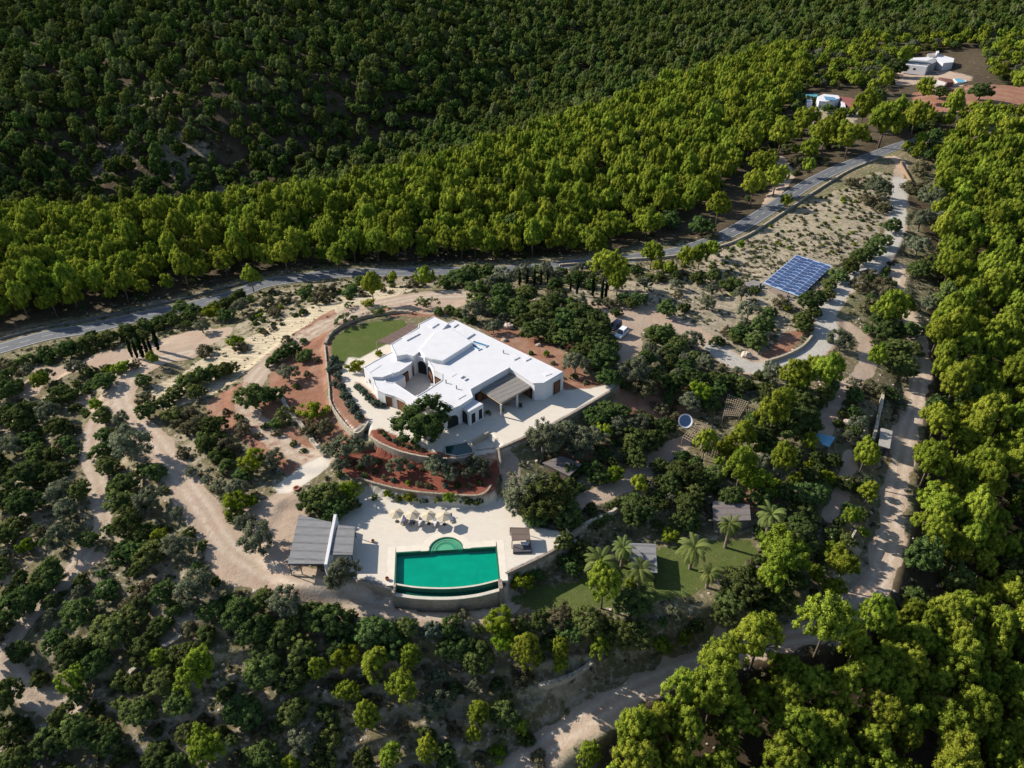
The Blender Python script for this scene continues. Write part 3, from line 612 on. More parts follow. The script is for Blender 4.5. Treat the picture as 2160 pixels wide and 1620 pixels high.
def opening(poly, i, t0, t1, z0, z1, mat, name="door", arch=False, frame=None, leafs=0, out=.05, parent=None):
    """a door or window on edge i of a wall polygon, between fractions t0..t1"""
    parent = parent or villa
    n = len(poly); A = sum(poly[k][0] * poly[(k + 1) % n][1] - poly[(k + 1) % n][0] * poly[k][1] for k in range(n))
    a = np.array(poly[i]); b_ = np.array(poly[(i + 1) % n]); d = b_ - a; L = np.hypot(*d); u = d / L; nn = np.array([u[1], -u[0]]) * (1 if A > 0 else -1)
    p0 = a + d * t0; p1 = a + d * t1; wd = np.hypot(*(p1 - p0))
    if arch:
        K = 12; prof = [(0, z0), (wd, z0)] + [(wd / 2 + wd / 2 * math.cos(math.pi * k / K), z1 - wd / 2 * .95 + wd / 2 * .95 * math.sin(math.pi * k / K)) for k in range(K + 1)]
    else: prof = [(0, z0), (wd, z0), (wd, z1), (0, z1)]
    m_ = len(prof); v = [(*(p0 + u * s_ + nn * out), z) for s_, z in prof] + [(*(p0 + u * s_ - nn * .12), z) for s_, z in prof]
    o = MB().add(v, [tuple(range(m_)), tuple(range(2 * m_ - 1, m_ - 1, -1))] + [(k, k + m_, (k + 1) % m_ + m_, (k + 1) % m_) for k in range(m_)]).build(name, mat, parent)
    if frame is not None:
        fp = [tuple(p0 - u * .1 + nn * (out + .02)), tuple(p1 + u * .1 + nn * (out + .02))]
        fo = MB(); fo.tube((*fp[0], z0), (*fp[0], z1), .09, n=6); fo.tube((*fp[1], z0), (*fp[1], z1), .09, n=6); fo.tube((*fp[0], z1), (*fp[1], z1), .09, n=6)
        fo.build(name + "_frame", frame, parent)
    for k in range(leafs):
        s0 = wd * (.12 + .76 * k / leafs); s1 = wd * (.12 + .76 * (k + .82) / leafs); q0 = p0 + u * s0 + nn * (out + .06); q1 = p0 + u * s1 + nn * (out + .06)
        MB().ribbon([tuple(q0), tuple(q1)], .05, z0, z1 - (.35 if not arch else wd * .35)).build("door_leaf", WOOD, parent)
    return o
# edges of MAIN: 3 = front right end wall, 5/4 inner porch wall, 6..7 porch back wall
opening(MAINW, 3, .18, .55, 0, 3.7, DARK, leafs=3, frame=PINKW)
opening(MAINW, 7, .15, .45, 0, 3.0, DARK, leafs=2); opening(MAINW, 7, .55, .9, 0, 3.0, DARK, leafs=2)
opening(MAINW, 5, .1, .8, 0, 3.0, DARK, leafs=3)
opening(MAINW, 17, .12, .88, 0, 3.9, DARK, arch=True, leafs=1); opening(MAINW, 16, .1, .9, 0, 3.2, DARK, leafs=2)
opening(MAINW, 18, .1, .9, 0, 3.8, DARK, arch=True)
opening(LW, 5, .25, .95, 0, 2.9, DARK, leafs=3); opening(LW, 6, .05, .55, 0, 2.7, DARK, leafs=2); opening(LW, 4, .2, .8, 0, 3.2, DARK, arch=True, leafs=1)
opening(FW, 8, .1, .85, 0, 3.0, WOOD, frame=PINKW); opening(FW, 7, .1, .9, 0, 2.9, WOOD, frame=PINKW); opening(FW, 9, .35, .95, 0, 3.0, WOOD, frame=PINKW)
opening(FW, 6, .1, .8, 0, 2.8, WOODP)
opening(MAINW, 10, .15, .85, 0, 3.2, DARK, arch=True); opening(MAINW, 9, .1, .85, .1, 3.6, DARK, arch=True)
opening(AW, 3, .2, .85, 0, 3.4, DARK, arch=True); opening(AW, 2, .12, .35, .3, 3.0, DARK); opening(AW, 2, .6, .85, .3, 3.0, DARK)
opening(LW, 8, .3, .5, 1.2, 2.4, GLASSD, "window"); opening(NWW, 0, .3, .7, 0, 2.7, DARK)
# porch with slatted reed roof
THATCH = slats("grey_reed_roof", (.30, .275, .25), (.17, .155, .145), (.11, .10, .09), 1.3, R(-38))
PZ = 3.55
pp = P([(1083,783),(1014.5,822.5),(1056.4,850.4),(1127,810.5)], PZ)
MB().prism(pp, PZ - .16, PZ).build("porch_roof", THATCH, villa)
for a, zt in (((1057,878), PZ - .17), ((1090.5,857), PZ - .17)):
    x, y = atz(a[0], a[1], 0); MB().tube((x, y, 0), (x, y, zt), .22 if a[0] < 1060 else .3, n=10).build("porch_post", PINKW, villa)
beam = MB(); beam.tube((*pp[1], PZ - .3), (*pp[2], PZ - .3), .13, n=6); beam.tube((*pp[2], PZ - .3), (*pp[3], PZ - .3), .13, n=6); beam.build("porch_beam", WOODP, villa)
# rear pergola over the lawn edge
RED_ROOF = slats("brown_reed_roof", (.19, .125, .105), (.14, .09, .075), (.10, .065, .055), 1.1, R(35))
rp_ = P([(882,684),(884,690),(825,727),(826,733),(795,722),(793,722),(868,688)], 3.5); rp_ = P([(883,690),(825,727),(794,721),(868,681)], 3.5)
MB().prism(rp_, 3.36, 3.5).build("pergola_roof", RED_ROOF, villa)
for q in (rp_[2], rp_[3], tuple((np.array(rp_[2]) + np.array(rp_[3])) / 2)):
    MB().tube((*q, 0), (*q, 3.35), .14, n=8).build("pergola_post", WOODP, villa)
# creeper on the wing's outer wall is a plant of its own, built with the plants

# ------------------------------------------------------------------ swimming pool
def water(name, c1, c2):
    m, t, b = newmat(name); v = coord(t)
    t.links.new(mix(t, noise(t, v, .18, 3), c1, c2), b.inputs['Base Color']); b.inputs['Roughness'].default_value = .06; b.inputs['Specular IOR Level'].default_value = .5
    bump(t, b, noise(t, v, 2.2, 3), .12, .05); return m
WAT = water("green_water", (.0, .20, .125), (.003, .17, .105)); DWAT = water("dark_green_water", (.006, .075, .05), (.004, .055, .04)); SHAL = water("pale_green_water", (.10, .34, .19), (.07, .29, .16))
TILE = simple("green_tile", (.03, .13, .075), (.02, .09, .055), 1.5, .4); COPE = simple("coping", (.58, .53, .44), (.48, .43, .36), 1.2)
pool = empty("swimming_pool", (*atz(940,1200,-5), -5.3), "emerald green infinity pool with round steps on the pale deck", "swimming pool")
P0 = P([(835.4,1166)], -5)[0]; P1 = P([(1046.7,1153.3)], -5)[0]; P2 = P([(1054,1222)], -5)[0]; P3 = P([(833.3,1231)], -5)[0]
arc = [tuple(p) for p in dense([P2, P([(1005,1234)], -5)[0], P([(945,1240)], -5)[0], P([(880,1238)], -5)[0], P3], 6)]
basin = [P0, P1] + arc
wm, wt_, wb_ = newmat("clear_green_water"); wt_.nodes.remove(wb_); wo_ = [n for n in wt_.nodes if n.type == 'OUTPUT_MATERIAL'][0]
tb_ = wt_.nodes.new("ShaderNodeBsdfTransparent"); tb_.inputs[0].default_value = (.14, .80, .74, 1); gb_ = wt_.nodes.new("ShaderNodeBsdfGlossy"); gb_.inputs['Roughness'].default_value = .03
fb_ = N(wt_, "ShaderNodeFresnel", IOR=1.33); mb_ = wt_.nodes.new("ShaderNodeMixShader"); bb_ = N(wt_, "ShaderNodeBump", Strength=.35, Distance=.06)
wt_.links.new(noise(wt_, coord(wt_), 1.6, 4, .6, .2, .8), bb_.inputs['Height'])
for n_ in (fb_, gb_): wt_.links.new(bb_.outputs[0], n_.inputs['Normal'])
ge_ = wt_.nodes.new('ShaderNodeNewGeometry'); ma_ = wt_.nodes.new('ShaderNodeMath'); ma_.operation = 'SUBTRACT'; ma_.inputs[0].default_value = 1; wt_.links.new(ge_.outputs['Backfacing'], ma_.inputs[1]); mm_ = wt_.nodes.new('ShaderNodeMath'); mm_.operation = 'MULTIPLY'; wt_.links.new(ma_.outputs[0], mm_.inputs[0]); wt_.links.new(fb_.outputs[0], mm_.inputs[1]); wt_.links.new(mm_.outputs[0], mb_.inputs[0]); wt_.links.new(tb_.outputs[0], mb_.inputs[1]); wt_.links.new(gb_.outputs[0], mb_.inputs[2]); wt_.links.new(mb_.outputs[0], wo_.inputs[0])
up_ = sum(basin[i][0] * basin[(i + 1) % len(basin)][1] - basin[(i + 1) % len(basin)][0] * basin[i][1] for i in range(len(basin))) > 0
MB().add([(p[0], p[1], -5.12) for p in basin], [tuple(range(len(basin))) if up_ else tuple(range(len(basin) - 1, -1, -1))]).build("water", wm, pool)
fm1, ft_, fb1 = newmat("pool_floor_tile"); vv_ = coord(ft_); fc_ = mix(ft_, noise(ft_, vv_, .22, 3), (.025, .40, .29), (.02, .34, .25)); vo_ = N(ft_, "ShaderNodeTexVoronoi", Scale=.75, feature='SMOOTH_F1'); ft_.links.new(vv_, vo_.inputs['Vector'])
r_ = N(ft_, "ShaderNodeMapRange"); r_.inputs['From Min'].default_value = .45; r_.inputs['From Max'].default_value = .8; ft_.links.new(vo_.outputs['Distance'], r_.inputs[0]); ft_.links.new(mix(ft_, r_.outputs[0], fc_, (.03, .43, .32)), fb1.inputs['Base Color'])
MB().prism(basin, -8.1, -5.95).build("pool_floor", fm1, pool)
MB().ribbon([P3, P0], .15, -8.2, -4.985).build("pool_wall", TILE, pool); MB().ribbon([P1, P2], .15, -8.2, -4.985).build("pool_wall", TILE, pool)
ch = [p for p in [P0, P1]]
cen = np.array(atz(941, 1162, -5)); SLABW = 1.25; dirx = (np.array(P1) - np.array(P0)); L_ = np.hypot(*dirx); dirx /= L_; nrm = np.array([-dirx[1], dirx[0]])
base = np.array(P0) + dirx * np.dot(cen - np.array(P0), dirx)
MB().ribbon([P0, tuple(base - dirx * SR)], .15, -8.2, -4.985).build("pool_wall", TILE, pool); MB().ribbon([tuple(base + dirx * SR), P1], .15, -8.2, -4.985).build("pool_wall", TILE, pool)
MB().ribbon([(p[0], p[1]) for p in arc], .18, -8.2, -5.06).build("infinity_edge", COPE, pool)
off = lambda L, dd: [(p[0], p[1] - dd) for p in L]
MB().prism([tuple(p) for p in off(arc, .22)] + [tuple(p) for p in off(arc, 1.5)[::-1]], -8.4, -6.2).build("catch_channel", DWAT, pool)
MB().ribbon(off(arc, .2), .02, -6.3, -5.1).build("wet_wall", TILE, pool)
MB().ribbon(off(arc, 1.75), .28, -10.5, -5.95).build("outer_wall", STONE, pool)
MB().ribbon(off(arc, 1.75), .34, -5.95, -5.8).build("coping", COPE, pool)
def slab_(a, b_, w0, w1, nm="coping_slab"):
    a = np.array(a); b_ = np.array(b_); d_ = (b_ - a) / np.hypot(*(b_ - a)); n_ = np.array([-d_[1], d_[0]])
    MB().prism([tuple(a + n_ * w0), tuple(b_ + n_ * w0), tuple(b_ + n_ * w1), tuple(a + n_ * w1)], -5.5, -4.975).build(nm, PAVE, pool)
PAVE = simple("deck_slab", (.68, .61, .51), (.62, .55, .45), .8)
slab_(P0, base - dirx * (SR + .0), .15, 1.7); slab_(base + dirx * (SR + .0), P1, .15, 1.7)
slab_(np.array(P3) + np.array([0, -.4]), np.array(P0) + nrm * 1.7, .15, 1.6); slab_(np.array(P1) + nrm * 1.7, np.array(P2) + np.array([0, -.4]), .15, 1.6)
ro = [tuple(base + dirx * q * math.cos(a) + nrm * q * math.sin(a)) for q, A_ in ((SR + .12, np.linspace(0, math.pi, 28)), (SR + 1.6, np.linspace(math.pi, 0, 28))) for a in A_]
MB().prism(ro, -5.5, -4.972).build("coping_slab", PAVE, pool)
for k, r in enumerate((SR, SR - .62, SR - 1.22, SR - 1.8)):
    pts = [tuple(base + dirx * r * math.cos(a) + nrm * r * math.sin(a)) for a in np.linspace(0, math.pi, 28)]
    MB().prism(pts, -6.4 - .01 * k, -5.16 - (.0 if k == 0 else 0) + k * .022).build("round_step", [SHAL, simple("s2", (.06, .27, .155)), simple("s3", (.04, .24, .14), None, 1, .1), SHAL][k], pool)
    if k < 3: MB().ribbon(pts, .06 if k else .12, -6.4, -4.985 if k == 0 else -5.1 + k * .022).build("step_edge", TILE if k == 0 else simple("edge_green", (.10, .30, .18)), pool)
x, y = atz(1065, 1222, -5); 
MB().ribbon([tuple(P2), (P2[0] + .3, P2[1] - 2.2)], .35, -10, -4.95).build("end_wall", STONE_DARK, pool); MB().ribbon([tuple(P3), (P3[0] - .1, P3[1] - 2.2)], .25, -10, -4.95).build("end_wall", STONE, pool)
pond = empty("garden_pond", (*atz(970,948,0), -.2), "small dark teal pond behind the front terrace wall", "pond")
pw = P(PONDPX, 0); MB().prism(pw, -.8, -.15).build("water", simple("pond_water", (.015, .06, .05), (.01, .04, .035), 1, .05, spec=.6), pond)
MB().ribbon([tuple(p) for p in pw] + [tuple(pw[0])], .12, -.8, .06).build("rim", COPE, pond)

# ------------------------------------------------------------------ carport with white dividing wall
ROOFS = slats("grey_cane_roof", (.27, .265, .265), (.19, .185, .19), (.105, .10, .105), .95, R(3))
car = empty("carport", (*atz(680,1180,-5.2), -5.2), "grey cane roofed carport split by a tall thin white wall", "carport")
cz_ = -1.9
c1 = P([(630,1086),(699,1101),(689,1189),(607,1189)], cz_); c2 = P([(711,1107),(749,1111),(743.5,1170),(694.5,1170)], cz_)
MB().prism(c1, cz_ - .14, cz_).build("left_roof", ROOFS, car); MB().prism(c2, cz_ - .14, cz_).build("right_roof", ROOFS, car)
wl = P([(707,1084),(704,1100),(699,1125),(693,1158),(687,1190)], -1.4)
MB().ribbon([tuple(p) for p in wl], .3, -5.6, [-1.5] * 5).build("dividing_wall", WHITE, car, bev=.05)
q = np.array(wl[-1]); MB().ribbon([tuple(q), tuple(q + np.array([1.0, -1.6]))], .3, -5.6, [-2.2, -4.6]).build("wall_foot", WHITE, car, bev=.05)
for q in (c1[3], c1[0], ((c1[3][0] * 2 + c1[2][0]) / 3 * 1, c1[3][1]), c2[1], c2[2]):
    gz = float(HG([q[0]], [q[1]])[0]); MB().tube((q[0] + (.2 if q in (c1[3], c1[0]) else -.2), q[1] + .1, gz - .2), (q[0] + (.2 if q in (c1[3], c1[0]) else -.2), q[1] + .1, cz_ - .15), .1).build("post", DMETAL, car)
MB().box(((c1[3][0] + c1[2][0]) / 2, c1[3][1] - .05, cz_ - .25), (abs(c1[2][0] - c1[3][0]), .18, .2)).build("beam", DMETAL, car)

# ------------------------------------------------------------------ vehicles
def carobj(name, loc, rz, L, Wd, Hh, paint, label, van=False, suv=True):
    e = empty(name, loc, label, "car", rz=rz)
    def sec(prof, wb_, wt, nm, mat, bev=.06):
        n = len(prof); v = [(x, -(wb_ if z < Hh * .55 else wt), z) for x, z in prof] + [(x, (wb_ if z < Hh * .55 else wt), z) for x, z in prof]
        mb = MB(); mb.local = True; mb.add(v, [tuple(range(n - 1, -1, -1)), tuple(range(n, 2 * n))] + [(k, (k + 1) % n, (k + 1) % n + n, k + n) for k in range(n)]); return mb.build(nm, mat, e, bev=bev)
    hw = Wd / 2; z0 = Hh * .17; zb = Hh * .56
    sec([(-L / 2, z0), (L / 2 - .05, z0), (L / 2, Hh * .42), (L / 2 - .12, Hh * .50), (L * .2, zb), (-L / 2 + .05, zb + .02), (-L / 2, Hh * .45)], hw, hw, "body", paint)
    cb = [(-L / 2 + .08, zb), (L * .22, zb), (L * .06, Hh), (-L / 2 + .3, Hh)]
    sec(cb, hw * .97, hw * .80, "cabin_glass", GLASSD, .02)
    sec([(-L / 2 + .26, Hh - .05), (L * .065, Hh - .05), (L * .04, Hh + .03), (-L / 2 + .36, Hh + .03)], hw * .83, hw * .78, "roof", paint, .03)
    for x_ in (-L / 2 + .2, -L * .18, L * .07):
        for s_ in (-1, 1):
            mb = MB(); mb.local = True; mb.tube((x_ + (.0 if x_ < L * .05 else .12 * L * .9), s_ * hw * .93, zb), (x_, s_ * hw * .80, Hh), .055, n=5); mb.build("pillar", paint, e)
    for x_ in (-L * .31, L * .31):
        for s_ in (-1, 1):
            mb = MB(); mb.local = True; mb.tube((x_, s_ * (hw - .2), .34), (x_, s_ * (hw + .02), .34), .35, n=16); wo = mb.build("wheel", DMETAL, e)
            mb = MB(); mb.local = True; mb.tube((x_, s_ * (hw + .0), .34), (x_, s_ * (hw + .04), .34), .2, n=12); mb.build("hub_cap", METAL, e)
    for s_ in (-1, 1):
        mb = MB(); mb.local = True; mb.add([(L / 2 - .03, s_ * hw * .62 - .16, Hh * .40), (L / 2 - .03, s_ * hw * .62 + .16, Hh * .40), (L / 2 - .03, s_ * hw * .62 + .16, Hh * .49), (L / 2 - .03, s_ * hw * .62 - .16, Hh * .49)] + [(L / 2 + .02, s_ * hw * .62 - .16, Hh * .40), (L / 2 + .02, s_ * hw * .62 + .16, Hh * .40), (L / 2 - .0, s_ * hw * .62 + .16, Hh * .49), (L / 2 - .0, s_ * hw * .62 - .16, Hh * .49)],
            [(0, 1, 2, 3), (4, 5, 6, 7), (0, 1, 5, 4), (2, 3, 7, 6), (0, 3, 7, 4), (1, 2, 6, 5)]); mb.build("headlight", simple("lamp_glass", (.7, .7, .7), None, 2, .1), e)
    return e
WPAINT = simple("white_car_paint", (.75, .78, .82), (.7, .73, .78), 1, .25, spec=.6); DPAINT = simple("navy_car_paint", (.016, .018, .06), (.012, .014, .04), 1, .2, spec=.6); KPAINT = simple("black_car_paint", (.012, .013, .02), (.02, .02, .025), 1, .2, spec=.6)
def onground(px, py):
    a = hit([px], [py]); return float(a[0][0]), float(a[1][0]), float(a[2][0])
def adir(a, b):
    p, q = onground(*a), onground(*b); return math.atan2(q[1] - p[1], q[0] - p[0])
x, y, z = onground(1310, 708); carobj("parked_car", (x, y, z), adir((1322, 697), (1297, 717)), 5.2, 2.15, 2.0, WPAINT, "white hatchback parked behind the villa, nose in the bushes")
x, y, z = onground(1297, 692); carobj("parked_car", (x, y, z), adir((1308, 682), (1284, 698)), 5.0, 2.1, 1.9, DPAINT, "dark navy car parked just behind the white hatchback")
x, y, z = onground(660, 1196); carobj("parked_car", (x - .3, y + 1.6, z), R(172), 4.9, 2.0, 1.7, KPAINT, "black car in the shade under the cane carport")
x, y, z = onground(1752, 722); carobj("parked_cart", (x, y, z), R(60), 2.4, 1.3, 1.5, KPAINT, "tiny dark buggy at the edge of the drive's bend")['category'] = "buggy"
x, y, z = onground(1971, 157); carobj("parked_car", (x, y, z), R(-20), 4.6, 2, 1.6, simple("beige_car_paint", (.3, .26, .24), None, 1, .3), "tiny beige car in the yard of the far white house")

# ------------------------------------------------------------------ parasols, loungers, daybed
CANV = simple("beige_canvas", (.50, .42, .31), (.43, .36, .26), 1.5, .9)
def parasol(x, y, z, label, rot):
    e = empty("parasol", (x, y, z), label, "parasol", "beige parasols in a row above the pool")
    n = 6; r = 1.62; v = [(x, y, z + 3.0)] + [(x + r * math.cos(rot + k * math.pi / 3), y + r * math.sin(rot + k * math.pi / 3), z + 2.3) for k in range(6)] + [(x, y, z + 2.94)] + [(x + r * math.cos(rot + k * math.pi / 3), y + r * math.sin(rot + k * math.pi / 3), z + 2.25) for k in range(6)]
    MB().add(v, [(0, k + 1, (k + 1) % 6 + 1) for k in range(6)] + [(7, (k + 1) % 6 + 8, k + 8) for k in range(6)] + [(k + 1, k + 8, (k + 1) % 6 + 8, (k + 1) % 6 + 1) for k in range(6)]).build("canopy", CANV, e)
    MB().tube((x, y, z), (x, y, z + 3.05), .05).build("pole", WOODP, e); MB().tube((x, y, z), (x, y, z + .12), .4, n=16).build("base", DMETAL, e)
TOWEL = simple("white_cushion", (.7, .7, .72), (.6, .6, .63), 2); BLUEC = simple("blue_grey_cushion", (.13, .15, .24), (.09, .1, .17), 2)
NM = ["leftmost", "second from left", "third from left", "rightmost"]
for k, (a, b_) in enumerate(((835,1088),(869.5,1091),(903,1092.5),(936,1094))):
    x, y = atz(a, b_ - 8, -2.3); parasol(x, y, -5, f"{NM[k]} of the four beige parasols lined up above the pool", .15 + k * .1)
LN = ["leftmost, left of all parasols' shade", "under the second parasol", "between second and third parasols", "under the third parasol", "rightmost, beyond the last parasol"]
for k, (a, b_) in enumerate(((851,1101),(868,1103),(887,1104),(918,1106),(952,1096))):
    x, y = atz(a, b_, -5); e = empty("sun_lounger", (x, y, -5), "sun lounger " + LN[k], "sun lounger", "sun loungers by the parasols", rz=R(80 + k * 6))
    def lb(c, d): mb = MB(); mb.local = True; return mb.box(c, d)
    lb((0, 0, .3), (2.0, .75, .07)).build("frame", WOODP, e); lb((-.1, 0, .39), (1.3, .68, .1)).build("cushion", TOWEL if k in (2, 3) else BLUEC, e)
    mb = MB(); mb.local = True; mb.add([(.55, -.34, .36), (.55, .34, .36), (1.1, .34, .82), (1.1, -.34, .82), (.5, -.34, .44), (.5, .34, .44), (1.03, .34, .9), (1.03, -.34, .9)], [(0, 3, 2, 1), (4, 5, 6, 7), (0, 1, 5, 4), (2, 3, 7, 6), (0, 4, 7, 3), (1, 2, 6, 5)]); mb.build("backrest", TOWEL if k in (1, 3) else BLUEC, e)
    for sx in (-.85, .85):
        for sy in (-.3, .3): lb((sx, sy, .14), (.07, .07, .28)).build("leg", WOODP, e)
db = empty("daybed", (*atz(1099,1150,-5), -5), "brown canopied daybed with a white cushion, right of the pool", "daybed")
BR = slats("brown_cane", (.19, .14, .115), (.14, .10, .085), (.1, .07, .06), 1.2, 0)
dq = P([(1076,1112),(1116,1113),(1119,1138),(1080,1140)], -2.8)
MB().prism(dq, -2.95, -2.8).build("canopy", BR, db)
fl = P([(1082,1148),(1119,1146),(1122,1164),(1082,1165)], -4.5)
MB().prism(fl, -5.0, -4.62).build("platform", simple("dark_brown_wood", (.09, .07, .065), (.06, .05, .045), 2), db); MB().prism([tuple(np.array(p) * .93 + np.mean(fl, 0) * .07) for p in fl], -4.62, -4.42).build("mattress", simple("dark_fabric", (.10, .09, .10)), db)
cu = np.mean(fl, 0) + np.array([.5, 1.0]); MB().box((cu[0], cu[1], -4.3), (1.6, .7, .3)).build("cushion", TOWEL, db, bev=.05)
for q in dq: MB().tube((q[0], q[1], -5.02), (q[0], q[1], -2.95), .09).build("post", simple("post_wood", (.12, .09, .07)), db)

# ------------------------------------------------------------------ solar array
sc4 = P([(1679,543),(1752.5,566),(1688,622),(1611,594)], -4.2)
sol = empty("solar_array", (*np.mean(sc4, 0), -5.2), "large tilted array of blue solar panels on the pale hillside", "solar array")
m, t, b = newmat("solar_cell"); v = coord(t); PVM = m
oi = t.nodes.new("ShaderNodeObjectInfo"); t.links.new(mix(t, oi.outputs['Random'], (.030, .052, .135), (.045, .085, .20)), b.inputs['Base Color']); b.inputs['Roughness'].default_value = .3; b.inputs['Specular IOR Level'].default_value = .6
AL = simple("aluminium", (.42, .50, .62), (.36, .43, .55), 3, .45, metal=.2)
A4 = [np.array((*p, z)) for p, z in zip(sc4, (-3.3, -3.3, -4.7, -4.7))]
nc, nr = 6, 11
def bi(u, v_): return A4[0] * (1 - u) * (1 - v_) + A4[1] * u * (1 - v_) + A4[2] * u * v_ + A4[3] * (1 - u) * v_
nz = np.cross(A4[1] - A4[0], A4[3] - A4[0]); nz /= np.linalg.norm(nz); nz = nz if nz[2] > 0 else -nz
def slab(u0, u1, v0, v1, lo, hi):
    c = [bi(u0, v0), bi(u1, v0), bi(u1, v1), bi(u0, v1)]
    return MB().add([tuple(p + nz * lo) for p in c] + [tuple(p + nz * hi) for p in c], [(3, 2, 1, 0), (4, 5, 6, 7)] + [(k, (k + 1) % 4, (k + 1) % 4 + 4, k + 4) for k in range(4)])
slab(-.01, 1.01, -.01, 1.01, -.1, .0).build("backing_frame", AL, sol)
for r in range(nr):
    for c in range(nc):
        sh = .0 if r % 2 == 0 else .0
        u0 = (c + .06 + sh) / nc; u1 = (c + .94 + sh) / nc
        dz_ = .12 if (c % 2) else .02
        v0_ = (r + .09 + (.28 if c % 2 else 0)) / (nr + .28); v1_ = (r + .91 + (.28 if c % 2 else 0)) / (nr + .28)
        slab(u0, u1, v0_, v1_, dz_ - .02, dz_ + .03).build("solar_panel", PVM, sol)
for u in (.05, .35, .65, .95):
    for v_ in (.06, .5, .94):
        p = bi(u, v_); MB().tube((p[0], p[1], -6.4), (p[0], p[1], p[2] - .1), .1).build("support_post", METAL, sol)
# small sheds and slabs
def hut(name, corners, zr, zg, roofmat, wallmat, label, cat, front=None, th=.18, inset=.08, open_=False):
    c4 = P(corners, zr); c = np.mean(c4, 0); e = empty(name, (c[0], c[1], zg), label, cat)
    MB().prism(c4, zr - th, zr).build("roof", roofmat, e)
    ins = [tuple(np.array(p) * (1 - inset) + c * inset) for p in c4]
    if open_:
        for q in ins: MB().tube((*q, zg - .4), (*q, zr - th - .01), .14).build("post", DMETAL, e)
        MB().ribbon(ins[:2], .12, zg - .4, zr - th - .01).build("wall", wallmat, e)
    else:
        MB().prism(ins, zg - .4, zr - th - .01).build("wall", wallmat, e)
        opening(ins, 2, .25, .45, zg, zg + 2.0, DARK, parent=e); opening(ins, 2, .6, .85, zg + .9, zg + 1.9, GLASSD, "window", parent=e)
    return e, c4
SHROOF = slats("weathered_shed_roof", (.22, .19, .18), (.165, .14, .135), (.12, .1, .1), 1.0, 0)
hut("garden_hut", [(1503,1056),(1581,1064),(1584,1097),(1505,1099)], -6.2, -9.3, SHROOF, simple("mauve_wall", (.17, .15, .16), (.12, .1, .1)), "brown roofed garden hut behind the two upper palms", "hut")
hut("open_shelter", [(1323,1145),(1383,1147),(1387,1208),(1335,1205)], -6.6, -9.6, ROOFS, simple("shelter_wall", (.2, .19, .2)), "grey cane roofed open shelter casting a square shadow on the lawn", "shelter", open_=True)
hut("garden_hut", [(1144,976),(1184,961),(1227,979),(1201,1004)], -2.9, -5.6, SHROOF, simple("stone_hut_wall", (.16, .13, .11)), "flat brown roofed hut under the olives below the tall wall", "hut")
hut("garden_shed", [(1858,902),(1883,909),(1877,946),(1853,939)], -7.0, -9.8, simple("pale_sheet_roof", (.36, .33, .29), (.28, .26, .23), 1), simple("shed_wall", (.10, .09, .1)), "narrow shed with a pale sheet roof beside the garden wall", "shed")
hut("pump_house", [(1568,598),(1590,590),(1612,600),(1592,612)], -4.6, -5.6, simple("grey_slab", (.24, .22, .21)), STONE_DARK, "low grey slab roofed box just left of the solar array", "shed")
hut("pump_house", [(1620,612),(1632,606),(1665,622),(1660,634)], -4.9, -5.6, simple("brown_slab", (.27, .20, .16)), STONE_DARK, "low brown box below the front edge of the solar array", "shed")
# water tanks
def tank(px, z, r, h, label, cat, name="water_tank"):
    x, y = atz(px[0], px[1], z + h); e = empty(name, (x, y, z), label, cat)
    MB().lathe((x, y, z - .3), [(r, 0), (r, h + .3), (r - .28, h + .3), (r - .28, h * .8)], 32).build("tank_wall", WHITEP, e, False)
    MB().prism([(x + (r - .27) * math.cos(a), y + (r - .27) * math.sin(a)) for a in np.linspace(0, 2 * math.pi, 32, endpoint=False)], z - .2, z + h * .82).build("water", simple("blue_grey_water", (.16, .22, .36), (.12, .2, .3), .6, .1, spec=.5), e)
def bigdish(px, py, zc_, r, label):
    x, y = atz(px, py, zc_); zg = float(HG([x], [y])[0]); e = empty("satellite_dish", (x, y, zg), label, "satellite dish")
    a = R(40); f = lambda p: (x + p[0], y + p[1] * math.sin(a) * 1.0 - p[2] * math.cos(a), zc_ + p[1] * math.cos(a) + p[2] * math.sin(a))
    for nm, prof, mt in (("dish", [(.02, -.35), (r * .35, -.3), (r * .65, -.18), (r * .84, -.04)], simple("dish_blue_mesh", (.16, .22, .36), (.11, .17, .30), 2, .4)), ("rim", [(r * .82, -.06), (r * .84, .05), (r, .12), (r, .0), (r * .84, -.1)], WHITEP)):
        mb = MB().lathe((0, 0, 0), prof, 32); mb.v = [f(p) for p in mb.v]; mb.build(nm, mt, e)
    MB().tube((x, y + .5, zg - .3), (x, y + .35, zc_ - .25), .14).build("mast", METAL, e)
bigdish(1446, 888, -3.6, 1.75, "large round white rimmed dish among the garden bushes")
x, y, z = onground(1768, 786); e = empty("satellite_dish", (x, y, z), "small round blue and white dish beside the lower drive", "dish")
MB().tube((x, y, z - .2), (x, y, z + 2.2), .12).build("post", WHITEP, e)
dd_ = [(0.02, 0), (.4, .06), (.75, .2), (.9, .35)]; mb = MB().lathe((0, 0, 0), dd_, 20)
mb.v = [(x + a, y - .2 - c * .85 + b_ * .5, z + 2.5 + b_ * .85 + c * .5) for a, b_, c in mb.v]; mb.build("dish", BLUEC, e)
rm = MB().lathe((0, 0, 0), [(.85, .3), (.98, .4), (.85, .44)], 20); rm.v = [(x + a, y - .2 - c * .85 + b_ * .5, z + 2.5 + b_ * .85 + c * .5) for a, b_, c in rm.v]; rm.build("rim", WHITEP, e)
